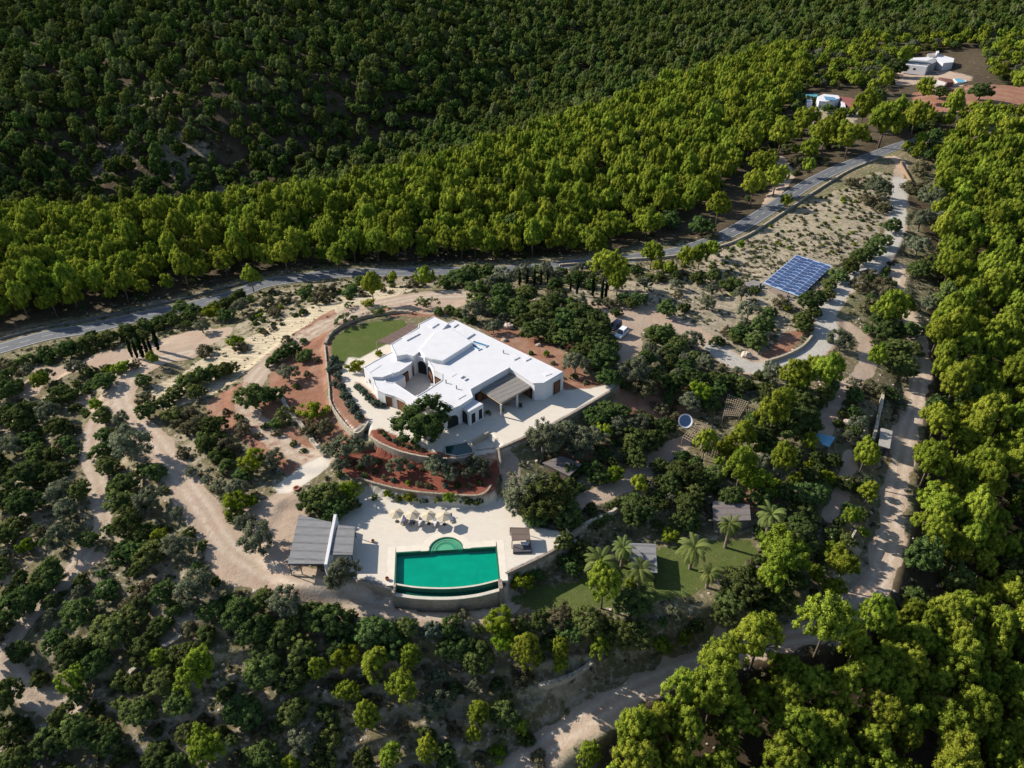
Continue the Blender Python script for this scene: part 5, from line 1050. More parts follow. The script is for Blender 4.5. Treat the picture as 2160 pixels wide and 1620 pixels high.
# ------------------------------------------------------------------ hand-placed plants: (kind, x, y of the crown's middle in the photo, width in px)
KIND = {'P': 'pine', 'O': 'olive', 'B': 'broadleaf', 'Y': 'yellow_tree', 'S': 'shrub', 'D': 'dry_shrub', 'G': 'green_bush', 'L': 'grey_bush', 'F': 'fig_bush', 'R': 'flowering_bush'}
HTF = {'P': .60, 'O': .38, 'B': .28, 'Y': .40, 'S': .20, 'D': .18, 'G': .22, 'L': .24, 'F': .22, 'R': .25}      # crown middle above foot, x width
HAND = """B 893 893 140;L 704 759 26;L 712 775 24;L 695 781 22;L 715 793 26;L 707 809 22;L 720 816 26;L 727 834 27;L 738 850 27;L 748 861 24;L 758 878 27;L 700 770 22;L 735 838 22;L 743 868 20;L 724 826 20
L 754 814 20;L 768 828 22;L 779 839 24;L 793 850 24;L 806 854 20;L 761 820 18;L 786 845 20;G 751 773 42;G 800 746 20;S 804 909 15;L 820 925 15;L 834 931 19;D 848 938 14;L 862 942 16;D 876 945 16;D 890 950 14;S 812 917 13
B 918 792 24;S 973 878 22;S 1011 872 22;L 945 898 20;S 984 885 16;S 957 890 18;S 1030 871 14;G 1058 866 12;D 777 790 20;R 780 805 14
F 898 640 48;F 802 658 40;F 728 677 46;F 736 645 26;S 590 752 40;B 615 738 52;S 645 752 40;S 575 765 34;O 611 788 48;B 540 843 78;B 575 835 52;G 664 868 64;D 680 905 52;F 603 880 52;S 590 893 40;D 655 905 40
O 735 945 72;O 700 950 44;O 776 975 40;O 845 982 52;O 922 982 64;O 950 1000 44;O 1010 983 56;O 720 985 40;O 985 1000 34;G 820 1043 24;G 866 1050 34;L 895 1058 22;S 925 1055 22;G 950 1052 34;S 985 1060 26;S 1008 1062 22;S 840 1052 20;S 790 1050 18
B 688 1048 92;Y 735 1038 58;B 660 1062 64;B 715 1075 60;S 690 1095 36;B 740 1066 44;O 728 1208 78;O 705 1222 50
O 1110 1030 100;B 1150 1052 120;B 1190 1075 84;O 1090 1065 60;B 1130 1085 72;B 1200 1100 60;O 1080 1040 50
O 1145 928 86;O 1190 915 72;O 1235 925 80;O 1210 950 60;B 1258 885 66;B 1280 868 56;O 1300 905 54;D 1160 960 50;S 1270 955 44
O 1005 658 60;O 1040 690 40;S 950 655 30;S 972 662 30;S 925 658 26;S 992 675 30;B 1008 640 58;B 1050 648 60;B 1095 655 70;B 1140 665 80;B 1128 700 56;B 1186 682 80;B 1195 717 60;B 1240 700 82;B 1230 745 64;B 1270 758 80;B 1285 800 54;R 1205 737 32;D 1240 772 44;O 1212 768 60;B 1255 730 60;B 1160 700 50;B 1110 680 50;G 1152 747 18
B 1110 625 60;B 1060 620 52;B 1160 640 60;B 1215 655 56;B 1250 668 50;O 1060 592 60;O 1100 578 56;O 1040 602 46;B 985 590 64;S 1005 608 50;S 945 600 42;O 1150 575 42;B 1210 590 50;S 1170 604 40;S 1240 600 40;B 1030 578 50;D 880 600 34;S 960 583 40;B 1000 575 46
P 899 590 46;P 788 618 50;G 778 640 30;P 714 545 54;P 607 548 60;P 535 592 48;P 800 525 62;P 1282 570 84;P 1256 530 52;P 1300 600 50;P 1372 545 50;P 1412 570 32;P 1442 552 44;P 1472 545 48;P 1500 530 38;B 1478 482 58;D 1500 500 30;P 1560 520 20;P 830 590 24;P 1385 565 30
S 60 762 44;S 100 748 50;B 150 742 56;S 190 732 60;B 232 716 54;S 270 702 50;S 305 692 40;S 340 682 46;S 362 673 32;S 398 668 34;O 430 690 40;Y 452 658 46;S 482 642 40;S 502 626 40;O 512 650 40;D 560 640 44;D 600 634 40;S 645 620 42;D 690 612 50;S 740 616 40;D 680 632 44;S 760 592 30;S 410 655 40;B 385 650 44;D 580 660 36;G 500 725 40;D 610 715 30;S 640 660 24;D 20 770 50;B 480 668 40
O 168 775 46;P 95 805 44;B 222 805 56;S 160 832 52;Y 205 852 34;B 305 805 40;D 310 845 42;P 327 762 28;G 258 776 40;D 285 772 28;G 235 780 30;D 440 742 50;D 510 735 34
B 352 852 46;B 372 830 50;S 402 808 60;B 432 796 50;S 457 786 50;B 485 781 46;S 367 876 50;D 397 872 50;D 422 892 60;B 457 900 60;S 450 935 60;D 490 940 60;D 512 905 44;S 470 962 50;Y 540 972 62;O 577 972 55;B 515 1000 46;S 430 926 40;D 402 906 40;S 480 985 40;D 380 895 36;B 420 830 44
O 285 940 96;B 226 916 46;B 222 882 50;O 260 886 44;S 216 952 50;B 232 985 56;B 270 1020 62;B 260 1060 70;B 300 1060 50;O 322 1058 70;B 275 1105 72;B 300 1125 60;Y 340 1132 40;O 385 1155 72;B 330 1165 80;B 270 1165 70;B 245 1030 44;S 330 1000 50;B 300 1165 60
O 506 1032 52;O 466 1025 40;Y 500 1060 62;B 500 1088 50;O 548 1135 88;O 405 995 32;O 440 1012 30;Y 530 1055 40;O 520 1105 50
B 130 905 56;B 55 890 80;O 110 870 60;B 25 880 60;O 30 940 62;B 70 930 60;B 120 1000 70;B 70 1000 90;O 132 1040 70;B 60 1060 80;B 20 1050 60;O 150 1080 60;B 40 1112 60;O 142 1130 70;B 192 1140 50;B 20 1130 60;B 0 1200 66;Y 62 1150 40;B 90 960 60;B 0 980 60;S 130 830 50;B 20 830 60
B 112 1215 80;B 50 1272 92;B 0 1310 74;B 90 1240 60;O 420 1240 96;B 452 1290 60;D 300 1262 70;B 232 1242 60;B 172 1290 80;B 290 1292 80;B 250 1332 100;B 160 1380 80;B 120 1350 60;B 340 1322 60;B 200 1400 80;B 310 1372 80;P 172 1428 66;B 170 1470 50;P 430 1408 96;B 350 1432 80;D 410 1330 50;S 380 1280 50;B 210 1350 60;S 440 1340 50
B 510 1290 80;B 560 1262 60;O 605 1270 80;B 540 1332 80;B 600 1332 80;B 660 1300 80;B 702 1310 90;B 640 1372 80;B 720 1362 80;Y 574 1310 28;Y 732 1380 70;B 790 1332 90;B 832 1352 90;B 862 1322 50;L 912 1330 60;P 870 1390 60;B 960 1362 80;B 1002 1380 90;Y 1052 1308 72;Y 1062 1350 60;P 1110 1380 80;D 1100 1422 60;P 1180 1372 50;B 1202 1330 70;P 1182 1400 40;P 1262 1360 58;B 1240 1310 80;B 1292 1332 90;B 1342 1342 80;P 1268 1240 90;B 1330 1272 80;S 950 1320 50;S 560 1350 60;S 1140 1310 50;S 1160 1350 50
P 740 1455 60;P 780 1508 64;P 850 1440 80;P 905 1580 62;P 1010 1500 60;P 1000 1545 42;B 1062 1500 70;P 1100 1530 40;O 920 1430 50;O 1002 1445 40;B 622 1430 80;B 560 1400 100;B 520 1500 90;P 450 1570 90;S 700 1550 60;P 830 1590 60;S 680 1600 70;B 560 1600 90;P 1240 1590 60;D 1020 1600 50;B 620 1500 70;O 640 1560 70;B 300 1500 80;B 380 1480 70;B 230 1560 80;B 120 1560 90;B 40 1540 80;B 340 1590 80
O 1340 790 72;B 1360 760 50;S 1382 706 50;B 1402 708 50;B 1432 726 50;O 1462 718 50;B 1412 742 50;O 1485 768 46;D 1352 822 66;B 1376 800 70;B 1422 812 60;B 1442 772 44;B 1462 800 60;B 1502 806 50;B 1530 808 44;Y 1472 832 56;B 1512 822 50;B 1548 802 34;S 1492 852 50;O 1452 850 58;D 1390 862 40;O 1340 890 60;B 1302 872 60;B 1332 930 70;B 1372 930 70;Y 1292 1000 50;B 1340 970 60;B 1260 1000 62;D 1280 948 40;S 1310 900 44;B 1400 900 50;D 1420 880 36
O 1626 790 58;B 1602 796 36;P 1668 802 70;P 1735 795 80;P 1705 785 56;B 1690 842 70;P 1642 850 60;S 1740 832 50;P 1620 886 80;B 1602 920 70;B 1680 900 100;B 1700 870 50;P 1560 920 70;Y 1532 950 60;P 1482 945 54;P 1552 1000 80;B 1640 950 60;P 1642 980 60;O 1610 980 60;Y 1592 1012 70;B 1502 1000 60;B 1442 1000 80;B 1412 1022 60;B 1482 1022 60;B 1540 1050 60;B 1600 1050 60;B 1705 1005 50;B 1702 1040 80;B 1690 1080 70;P 1812 968 66;P 1822 1040 52;B 1780 1020 50;P 1790 1092 44;B 1345 1070 78;B 1340 1092 60;B 1450 1070 70;B 1440 1100 70;Y 1412 1130 42;B 1690 1110 70;B 1650 1130 50;P 1640 1170 112;P 1620 1215 80;B 1700 1150 60;P 1765 1195 72;P 1748 1240 60;B 1560 1232 90;B 1540 1262 80;B 1600 1272 90;B 1520 1290 70;B 1640 1260 80;B 1230 1162 70;G 1100 1225 66;B 1202 1190 60;B 1190 1150 50;S 1130 1215 40;S 1420 1000 40;B 1380 1050 40;B 1670 1220 70;S 1750 1130 40;D 1740 1115 40
P 1862 668 76;P 1900 650 50;B 1872 702 70;B 1900 740 80;P 1842 762 46;B 1892 780 70;B 1922 700 50;D 1862 620 60;D 1842 650 60;D 1812 602 50;D 1856 600 50;B 1880 740 60;O 1770 722 58;D 1840 822 50;S 1800 832 46;B 1870 830 44;O 1895 852 36;D 1830 580 40;S 1880 635 40;O 1800 810 30
B 1880 480 44;B 1856 512 46;B 1836 532 50;B 1812 547 50;B 1790 566 46;B 1766 586 46;B 1746 602 40;B 1740 626 40;B 1706 640 60;B 1690 680 52;B 1715 660 40;B 1692 694 40;B 1602 692 60;B 1562 705 50;B 1592 722 60;S 1552 712 40;D 1532 700 30;S 1512 722 36;B 1622 660 40;D 1642 640 40;G 1660 650 26
O 1300 602 32;O 1360 600 36;B 1345 636 40;S 1340 572 30;O 1425 600 36;D 1430 622 26;B 1405 656 50;S 1442 652 30;O 1490 640 44;O 1500 612 36;B 1470 590 40;B 1502 586 40;O 1576 658 52;O 1562 622 40;S 1540 602 50;S 1590 612 30;B 1312 632 36;B 1330 642 34;S 1390 590 30;O 1565 690 36;O 1262 640 30
O 1932 522 60;B 1942 572 60;O 1936 470 60;O 1962 430 70;D 1932 400 60;O 1850 402 60;D 1800 388 40;B 1962 560 50;O 1912 622 30;O 1956 640 50;D 1940 360 50;O 1970 470 50;S 1880 600 24;D 1836 425 50;D 1860 440 40
P 1812 245 70;P 1852 270 86;P 1782 300 70;P 1732 300 54;P 1690 265 60;P 1630 388 54;P 1582 408 56;P 1510 448 54;P 1602 350 60;P 1572 318 60;P 1700 325 44;D 1695 345 40;P 1700 360 30;P 1640 300 60;B 1745 232 34;S 1705 215 34;P 1943 203 42;B 2062 200 50;B 1980 200 40;P 2140 185 40;P 1900 130 40;B 1885 150 50;S 1790 240 30;P 1655 430 30;P 2000 240 50;P 1920 265 50;P 2040 290 60;P 2100 265 50
D 1135 1600 40;S 1110 1560 40;G 1050 1585 50;D 1180 1300 60;D 980 1300 40;G 1330 1230 30;D 860 1275 20;D 1290 640 40;O 1222 640 44;B 1180 622 40;B 1300 660 30"""
HAND += "\nS 760 985 20;D 790 995 20;S 812 1008 18;L 830 1012 18;G 862 1018 16;S 885 1022 18;D 905 1025 20;L 940 1026 18;S 965 1024 20;D 990 1024 18;S 1012 1018 18;L 870 985 16;S 890 990 16;D 960 980 18;S 985 975 16;D 800 975 18;S 1030 1000 18;D 740 975 22;S 715 1000 20;S 770 1003 16"
HAND += "\nD 600 820 20;S 625 815 18;D 650 790 22;S 640 720 20;D 670 760 18;S 560 900 20;D 585 915 24;S 620 935 20;D 545 920 20;S 640 950 16;D 480 870 24;S 505 880 22;D 1100 705 16;S 1120 745 14;D 1165 765 16;S 1210 795 18;D 1235 808 18;S 1270 800 20"
plants = []                                                    # kind, x, y, z, width, height factor, source
def place(kind, x, y, z, wd, hz, rot=None): plants.append([kind, x, y, z, wd, hz, random.uniform(0, 6.28) if rot is None else rot])
ha = [h.split() for h in HAND.replace("\n", ";").split(";") if h.strip()]
hk = [h[0] for h in ha]; hx = np.array([float(h[1]) for h in ha]); hy = np.array([float(h[2]) for h in ha]); hw_ = np.array([float(h[3]) for h in ha])
gyp = hy + hw_ * np.array([HTF[k] for k in hk]) * .82
X_, Y_, Z_ = hit(hx, gyp)
for i in range(len(hk)):
    zc = Y_[i] * CP + (CAM_H - Z_[i]) * SP
    k = hk[i]; wd = hw_[i] * zc / FPX * 1.04
    hz = random.uniform(.85, 1.15) * {'L': .9, 'B': .82, 'P': 1.1}.get(k, 1.0)
    if i == 0: hz = .78
    place(KIND[k], X_[i], Y_[i], Z_[i] - .05, wd, hz)
# cypresses: foot, height in px
CYP = [(280,755,38),(291,757,36),(303,757,52),(315,757,40),(322,750,32),(335,740,46),(1096,604,30),(1112,606,32),(1127,604,30),(1141,602,28),(1155,598,26),(1217,622,32),(1250,626,38),(1269,634,38),(1277,634,34),(1203,615,24)]
ax, ay, az_ = hit([c[0] for c in CYP], [c[1] for c in CYP])
for i, c in enumerate(CYP):
    zc = ay[i] * CP + (CAM_H - az_[i]) * SP; h = c[2] * zc / FPX / CP * 1.05; plants.append(['cypress', ax[i], ay[i], az_[i], h, 1.0, random.uniform(0, 6)])

# ------------------------------------------------------------------ scattered vegetation
occ = [(p[1], p[2], p[4] * .45) for p in plants]
cell = {}
def occ_add(x, y, r): cell.setdefault((int(x // 8), int(y // 8)), []).append((x, y, r))
for o_ in occ: occ_add(*o_)
def free(x, y, r, k=.8):
    i, j = int(x // 8), int(y // 8)
    for a in (-1, 0, 1):
        for b_ in (-1, 0, 1):
            for q in cell.get((i + a, j + b_), ()):
                if (q[0] - x) ** 2 + (q[1] - y) ** 2 < ((q[2] + r) * k) ** 2: return False
    return True
BLOCKM = np.maximum.reduce([M['path'], M['paving'], M['lawn'], M['road']])
NOGO = [P([(1600,520),(1780,540),(1760,660),(1600,620)], -5), P([(600,1070),(760,1080),(760,1240),(590,1230)], -5), HOUSEPAD, P(DECK, -5), P([(1495,1050),(1590,1060),(1590,1140),(1495,1140)], -8), P([(1845,895),(1890,900),(1885,960),(1840,960)], -9),
        P([(1430,870),(1500,880),(1590,830),(1590,890),(1500,950),(1420,940)], -6), G([(1700,895),(1775,910),(1765,985),(1705,975)]), P([(1680,195),(1740,185),(1830,200),(1830,262),(1680,262)], -3), P([(1870,125),(2060,105),(2100,190),(2170,190),(2170,240),(1960,245),(1880,190)], 1)]
def nogo(x, y):
    a = np.array([x]); b_ = np.array([y])
    return any(inside(a, b_, q)[0] for q in NOGO)
roadpts = [(p[0], p[1]) for p in ROAD]
def scatter(poly, dens, kinds, wr, hz=(.85, 1.2), mask=None, k=.8, maxn=9999, rmin=None, tries=6, thin=None, world=False):
    """poly px on the ground; kinds [(kind, weight)]; wr width range in m"""
    W = poly if world else G(poly); xs = [p[0] for p in W]; ys = [p[1] for p in W]; A = 0
    for i in range(len(W)): A += W[i][0] * W[(i + 1) % len(W)][1] - W[(i + 1) % len(W)][0] * W[i][1]
    n = int(abs(A) / 2 * dens * tries / 2); x = rng.uniform(min(xs), max(xs), n * 3); y = rng.uniform(min(ys), max(ys), n * 3)
    ok = inside(x, y, W); x = x[ok]; y = y[ok]
    ok = bil(GX, GY, BLOCKM, x, y) < .25; x, y = x[ok], y[ok]
    if thin is not None:
        ok = thin(x, y); x, y = x[ok], y[ok]
    z = HG(x, y); cnt = 0; lim = abs(A) / 2 * dens; names = [a for a, _ in kinds]; wts = np.array([b_ for _, b_ in kinds], float); wts /= wts.sum()
    for i in range(len(x)):
        if cnt >= min(lim, maxn): break
        kd = names[rng.choice(len(names), p=wts)]; wd = rng.uniform(*wr)
        if kd in ('shrub', 'dry_shrub', 'green_bush', 'grey_bush'): wd *= .6
        if not free(x[i], y[i], wd * .45, k) or nogo(x[i], y[i]): continue
        occ_add(x[i], y[i], wd * .45); place(kd, x[i], y[i], z[i] - .1, wd, rng.uniform(*hz)); cnt += 1
    return cnt
nearroad = lambda x, y: linedist(x, y, roadpts) > 8.5
# ridge forest beyond the road
RIDGE = [(-150,700),(0,690),(200,660),(400,612),(560,575),(800,556),(1000,553),(1180,545),(1300,520),(1400,500),(1450,460),(1500,430),(1600,320),(1650,240),(1700,180),(1690,120),(1650,112),(1450,180),(1200,275),(1000,350),(850,388),(650,440),(450,458),(200,470),(0,475),(-180,480)]
scatter(RIDGE, 1 / 15, [('pine', 20), ('broadleaf', 1)], (5.0, 10.5), (.9, 1.5), k=.60, thin=nearroad)
scatter(RIDGE, 1 / 60, [('shrub', 3), ('dry_shrub', 2), ('broadleaf', 1)], (3, 5), k=.45, thin=lambda x, y: linedist(x, y, roadpts) > 5.5)
RIGHT = [(1985,330),(1960,480),(1985,600),(1955,740),(1958,900),(1935,1050),(1925,1180),(1890,1300),(1960,1420),(2330,1420),(2330,300),(2160,300)]
scatter(RIGHT, 1 / 15, [('pine', 12), ('broadleaf', 1)], (5.5, 10.5), (.95, 1.5), k=.60, thin=nearroad)
BRT = [(1240,1760),(1310,1600),(1390,1500),(1480,1430),(1600,1400),(1800,1370),(1900,1310),(2000,1380),(2330,1400),(2400,1800),(2200,2100),(1300,2100)]
scatter(BRT, 1 / 16, [('pine', 1)], (6.0, 11), (.95, 1.45), k=.56)
BL = [(-120,1250),(60,1420),(200,1420),(330,1400),(470,1400),(560,1420),(800,1430),(960,1500),(1000,1640),(960,1800),(-200,1850)]
scatter(BL, 1 / 16, [('broadleaf', 5), ('shrub', 4), ('dry_shrub', 2), ('olive', 1), ('pine', 2)], (4, 7.5), k=.72)
BM = [(470,1250),(620,1265),(800,1305),(1000,1312),(1100,1310),(1300,1315),(1500,1300),(1560,1350),(1400,1390),(1200,1410),(1100,1480),(900,1500),(600,1450),(480,1350)]
scatter(BM, 1 / 14, [('broadleaf', 5), ('shrub', 3), ('dry_shrub', 2), ('olive', 1), ('pine', 1)], (3, 6), k=.70)
LEFTZ = [(-100,780),(60,770),(220,740),(300,850),(420,1000),(440,1180),(560,1240),(460,1300),(300,1450),(-100,1450)]
scatter(LEFTZ, 1 / 26, [('broadleaf', 4), ('shrub', 4), ('dry_shrub', 3), ('olive', 2)], (3, 6), k=.78)
GARD = [(1180,990),(1300,900),(1440,830),(1560,780),(1700,760),(1780,840),(1830,950),(1840,1100),(1760,1250),(1600,1300),(1480,1290),(1620,1150),(1480,1100),(1300,1130),(1180,1110)]
scatter(GARD, 1 / 13, [('broadleaf', 5), ('shrub', 3), ('yellow_tree', 1), ('dry_shrub', 1), ('olive', 1), ('pine', 1)], (2.6, 5.4), k=.66)
scatter([(1820,560),(1900,560),(1930,650),(1925,850),(1850,860),(1800,780),(1830,700)], 1 / 14, [('broadleaf', 3), ('dry_shrub', 2), ('shrub', 2)], (3, 5.5), k=.7)
scatter([(1780,580),(1900,470),(1890,560),(1790,640)], 1 / 12, [('dry_shrub', 3), ('shrub', 1)], (2.5, 4.5), k=.7)
HILL = [(1430,600),(1480,545),(1580,505),(1700,432),(1850,362),(1890,372),(1868,480),(1770,570),(1700,650),(1640,650)]
scatter(HILL, 1 / 18, [('dry_shrub', 8), ('green_bush', 3), ('shrub', 2), ('grey_bush', 1)], (1.5, 4.0), k=.9)
scatter([(520,690),(560,620),(700,597),(900,582),(1000,585),(880,615),(700,640),(560,705)], 1 / 16, [('dry_shrub', 5), ('shrub', 3), ('green_bush', 1)], (2, 5), k=.8)
scatter([(20,775),(300,690),(520,610),(540,640),(400,700),(250,745),(60,790)], 1 / 12, [('shrub', 3), ('dry_shrub', 2), ('broadleaf', 2)], (2.5, 5), k=.75, thin=lambda x, y: linedist(x, y, roadpts) > 5.5)
scatter([(930,575),(1100,570),(1300,565),(1500,560),(1520,600),(1300,590),(1180,600),(960,610)], 1 / 13, [('shrub', 3), ('dry_shrub', 3), ('olive', 1), ('broadleaf', 1), ('green_bush', 1)], (2.5, 5), k=.75, thin=lambda x, y: linedist(x, y, roadpts) > 5.5)
scatter([(1010,650),(1180,640),(1280,680),(1300,800),(1220,780),(1150,720),(1060,690)], 1 / 12, [('broadleaf', 4), ('shrub', 1), ('olive', 1)], (3.5, 6), k=.66)
scatter([(1330,760),(1400,700),(1560,780),(1480,860),(1300,900)], 1 / 24, [('broadleaf', 3), ('olive', 2), ('shrub', 2)], (2.8, 5), k=.7)
scatter([(1600,300),(1700,230),(1850,290),(1760,345),(1650,420),(1560,470)], 1 / 26, [('pine', 4), ('dry_shrub', 3), ('shrub', 2)], (4.5, 8), k=.75, thin=lambda x, y: linedist(x, y, roadpts) > 6.5)
# right top round the farms
scatter([(1650,110),(1800,95),(2000,95),(2250,70),(2250,185),(2160,180),(1950,180),(1880,200),(1830,235),(1700,250),(1640,240)], 1 / 42, [('pine', 5), ('broadleaf', 4), ('olive', 1), ('shrub', 2)], (5, 10), k=.72)
scatter([(1880,240),(2200,240),(2250,330),(2000,330),(1930,350),(1880,300)], 1 / 26, [('pine', 4), ('broadleaf', 3), ('shrub', 1)], (5, 9), k=.7, thin=lambda x, y: linedist(x, y, roadpts) > 6)
# beyond the valley: dense pines, thinner in the scrubby patch
nbefore = len(plants)
FARZ = [(-420,-60),(2400,-60),(2400,85),(2000,90),(1700,100),(1640,105),(1450,150),(1200,225),(850,340),(650,400),(450,432),(200,445),(-300,455)]
FW_ = [tuple(float(c) * (1.3 if p[1] < 0 else 1) for c in q) for p, q in zip(FARZ, G([(p[0], max(p[1], 0)) for p in FARZ]))]
c_ = np.array([(-120, 405), (-95, 450)])
def farthin(x, y):
    ctr = G([(380, 330)])[0]; d = np.hypot((x - ctr[0]) / 95, (y - ctr[1]) / 75)
    keep = np.clip(.55 + .45 * smooth((d - .35) / .9), 0, 1) * np.where(fbm(x, y, 30, 2, 77) > .28, 1, .6)
    return rng.random(x.shape) < keep
FAR0 = len(plants)
scatter(FW_, 1 / 20, [('pine', 1)], (4.5, 10.5), (.85, 1.4), k=.54, thin=farthin, world=True, tries=5)
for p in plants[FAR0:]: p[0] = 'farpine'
F2 = len(plants)
scatter(FW_, 1 / 30, [('pine', 1)], (3.2, 6.0), (.7, 1.2), k=.42, world=True, tries=4, thin=farthin)
for p in plants[F2:]: p[0] = 'farpine'
scatter(FW_, 1 / 90, [('shrub', 2), ('dry_shrub', 1)], (4, 7), k=.35, world=True, tries=3)
valley = [tuple(map(float, v)) for v in zip(*[np.array(q) for q in (([-260, -140, -40, 60, 180, 260, 200, 60, -60, -160, -280]), ([300, 305, 350, 420, 540, 640, 700, 560, 470, 400, 380]))])]
F3 = len(plants)
scatter(valley, 1 / 40, [('pine', 1)], (7, 10), (.9, 1.2), k=.7, world=True, tries=4)
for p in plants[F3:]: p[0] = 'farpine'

# ------------------------------------------------------------------ sort into individuals and masses
for p in plants:
    u, v_, zc = proj(p[1], p[2], p[3] + p[4] * .4); p.append(u); p.append(v_); p.append(p[4] / zc * FPX)
def vis(p, m=60): return -m < p[7] < 2160 + m and -m < p[8] < 1620 + m * 1.5
LAND = [("the villa", 980, 790), ("the carport", 675, 1150), ("the swimming pool", 945, 1200), ("the daybed", 1100, 1140), ("the solar array", 1682, 585), ("the big dish", 1446, 895), ("the parked cars", 1305, 710), ("the drive's bend", 1620, 775),
        ("the cypress row", 305, 745), ("the small lawn", 765, 705), ("the lower lawn", 1330, 1240), ("the garden hut", 1543, 1090), ("the open shelter", 1355, 1185), ("the pale roofed shed", 1868, 935), ("the ridge farmhouse", 1760, 215), ("the upper farmhouse", 1940, 135),
        ("the red field", 2050, 215), ("the gate wall", 1908, 365), ("the left dirt track", 350, 960), ("the track loop", 60, 1350), ("the ploughed slope", 560, 710), ("the furrowed red yard", 660, 830), ("the olive bed", 890, 1005), ("the long terrace wall", 1180, 900),
        ("the car park island", 1420, 700), ("the bare lower track", 1290, 1500), ("the ruined walls", 1775, 1150), ("the stone barn", 1835, 125), ("the guard rail", 250, 670), ("the turquoise canopy", 1740, 930), ("the wide road bend", 1640, 430), ("the parasols", 890, 1090), ("the round dirt clearing", 930, 632), ("the grove terraces", 1440, 640)]
LX = np.array([l[1] for l in LAND], float); LY = np.array([l[2] for l in LAND], float)
DESC = {'pine': ("pine", "yellow-green"), 'farpine': ("pine", "dull green"), 'olive': ("olive tree", "grey-green"), 'broadleaf': ("carob tree", "dark green"), 'yellow_tree': ("tree", "light yellow-green"), 'shrub': ("shrub", "dark green"), 'dry_shrub': ("shrub", "dry brownish"),
        'green_bush': ("bush", "bright green"), 'grey_bush': ("bush", "clipped grey-green"), 'fig_bush': ("fig tree", "low spreading"), 'flowering_bush': ("bush", "red flowering"), 'cypress': ("cypress", "slim dark")}
CATN = {'pine': 'pine tree', 'farpine': 'pine tree', 'olive': 'olive tree', 'broadleaf': 'carob tree', 'yellow_tree': 'tree', 'shrub': 'shrub', 'dry_shrub': 'shrub', 'green_bush': 'bush', 'grey_bush': 'bush', 'fig_bush': 'fig tree', 'flowering_bush': 'bush', 'cypress': 'cypress'}
NAMEN = {'pine': 'pine_tree', 'farpine': 'pine_tree', 'olive': 'olive_tree', 'broadleaf': 'carob_tree', 'yellow_tree': 'broadleaf_tree', 'shrub': 'shrub', 'dry_shrub': 'dry_shrub', 'green_bush': 'bush', 'grey_bush': 'clipped_bush', 'fig_bush': 'fig_tree', 'flowering_bush': 'flowering_bush', 'cypress': 'cypress_tree'}
limit = {'pine tree': 295, 'shrub': 290, 'carob tree': 290, 'olive tree': 290}
bycat = {}
for p in plants: bycat.setdefault(CATN[p[0]], []).append(p)
single = []; mass = []
for c, L in bycat.items():
    L.sort(key=lambda p: -(p[9] if vis(p, 20) else -1)); n = limit.get(c, 290); vs = [p for p in L if vis(p, 20)]
    single += vs[:n]; ids = {id(p) for p in vs[:n]}; mass += [p for p in L if id(p) not in ids]
RANKW = ["first", "second", "third", "fourth", "fifth", "sixth", "seventh", "eighth", "ninth", "tenth", "eleventh", "twelfth", "thirteenth", "fourteenth", "fifteenth", "sixteenth", "seventeenth", "eighteenth", "nineteenth", "twentieth"]
grp = {}
for p in single:
    d = np.hypot(LX - p[7], (LY - p[8]) * 1.3); i = int(np.argmin(d)); dx = p[7] - LX[i]; dy = p[8] - LY[i]
    a = math.degrees(math.atan2(-dy, dx)) % 360
    rel = ["right of", "up and right of", "above", "up and left of", "left of", "down and left of", "below", "down and right of"][int((a + 22.5) // 45) % 8]
    if d[i] < 35: rel = "right beside"
    grp.setdefault((p[0], rel, LAND[i][0]), []).append((float(d[i]), p))
for (k, rel, lm), L in grp.items():
    L.sort(key=lambda q: q[0]); noun, adj = DESC[k]
    for j, (d, p) in enumerate(L):
        if len(L) == 1: lab = f"only {adj} {noun} {rel} {lm}"
        elif j == 0: lab = f"{adj} {noun} {rel} {lm}, nearest one"
        elif j == len(L) - 1: lab = f"{adj} {noun} {rel} {lm}, farthest one"
        elif j < 20: lab = f"{adj} {noun} {rel} {lm}, {RANKW[j]} nearest"
        else: lab = f"{adj} {noun} {rel} {lm}, one of its dense outer cluster"
        p.append(lab)
GRPN = {'pine': 'pines', 'farpine': 'pines', 'olive': 'olive trees', 'broadleaf': 'carob trees', 'yellow_tree': 'light green trees', 'shrub': 'dark shrubs', 'dry_shrub': 'dry shrubs', 'green_bush': 'green bushes', 'grey_bush': 'clipped grey bushes', 'fig_bush': 'fig trees', 'flowering_bush': 'flowering bushes', 'cypress': 'slim cypresses'}
for n_, p in enumerate(single):
    k = p[0]; pr = PROTO['pine'] if k == 'farpine' else PROTO[k]
    cm, tm = (FAR[n_ % len(FAR)] if k == 'farpine' else pr[n_ % len(pr)])
    sc_ = (p[4], p[4], p[4] * p[5]); loc = (float(p[1]), float(p[2]), float(p[3]))
    if tm is None:
        r = bpy.data.objects.new(NAMEN[k], cm); COL.objects.link(r); r.location = loc; r.rotation_euler = (0, 0, p[6]); r.scale = sc_
    else:
        r = bpy.data.objects.new(NAMEN[k], None); COL.objects.link(r); r.location = loc; r.rotation_euler = (0, 0, p[6]); r.scale = sc_
        for nm, me in (("crown", cm), ("trunk", tm)):
            o = bpy.data.objects.new(nm, me); COL.objects.link(o); o.parent = r
    tag(r, p[10], CATN[k], GRPN[k])
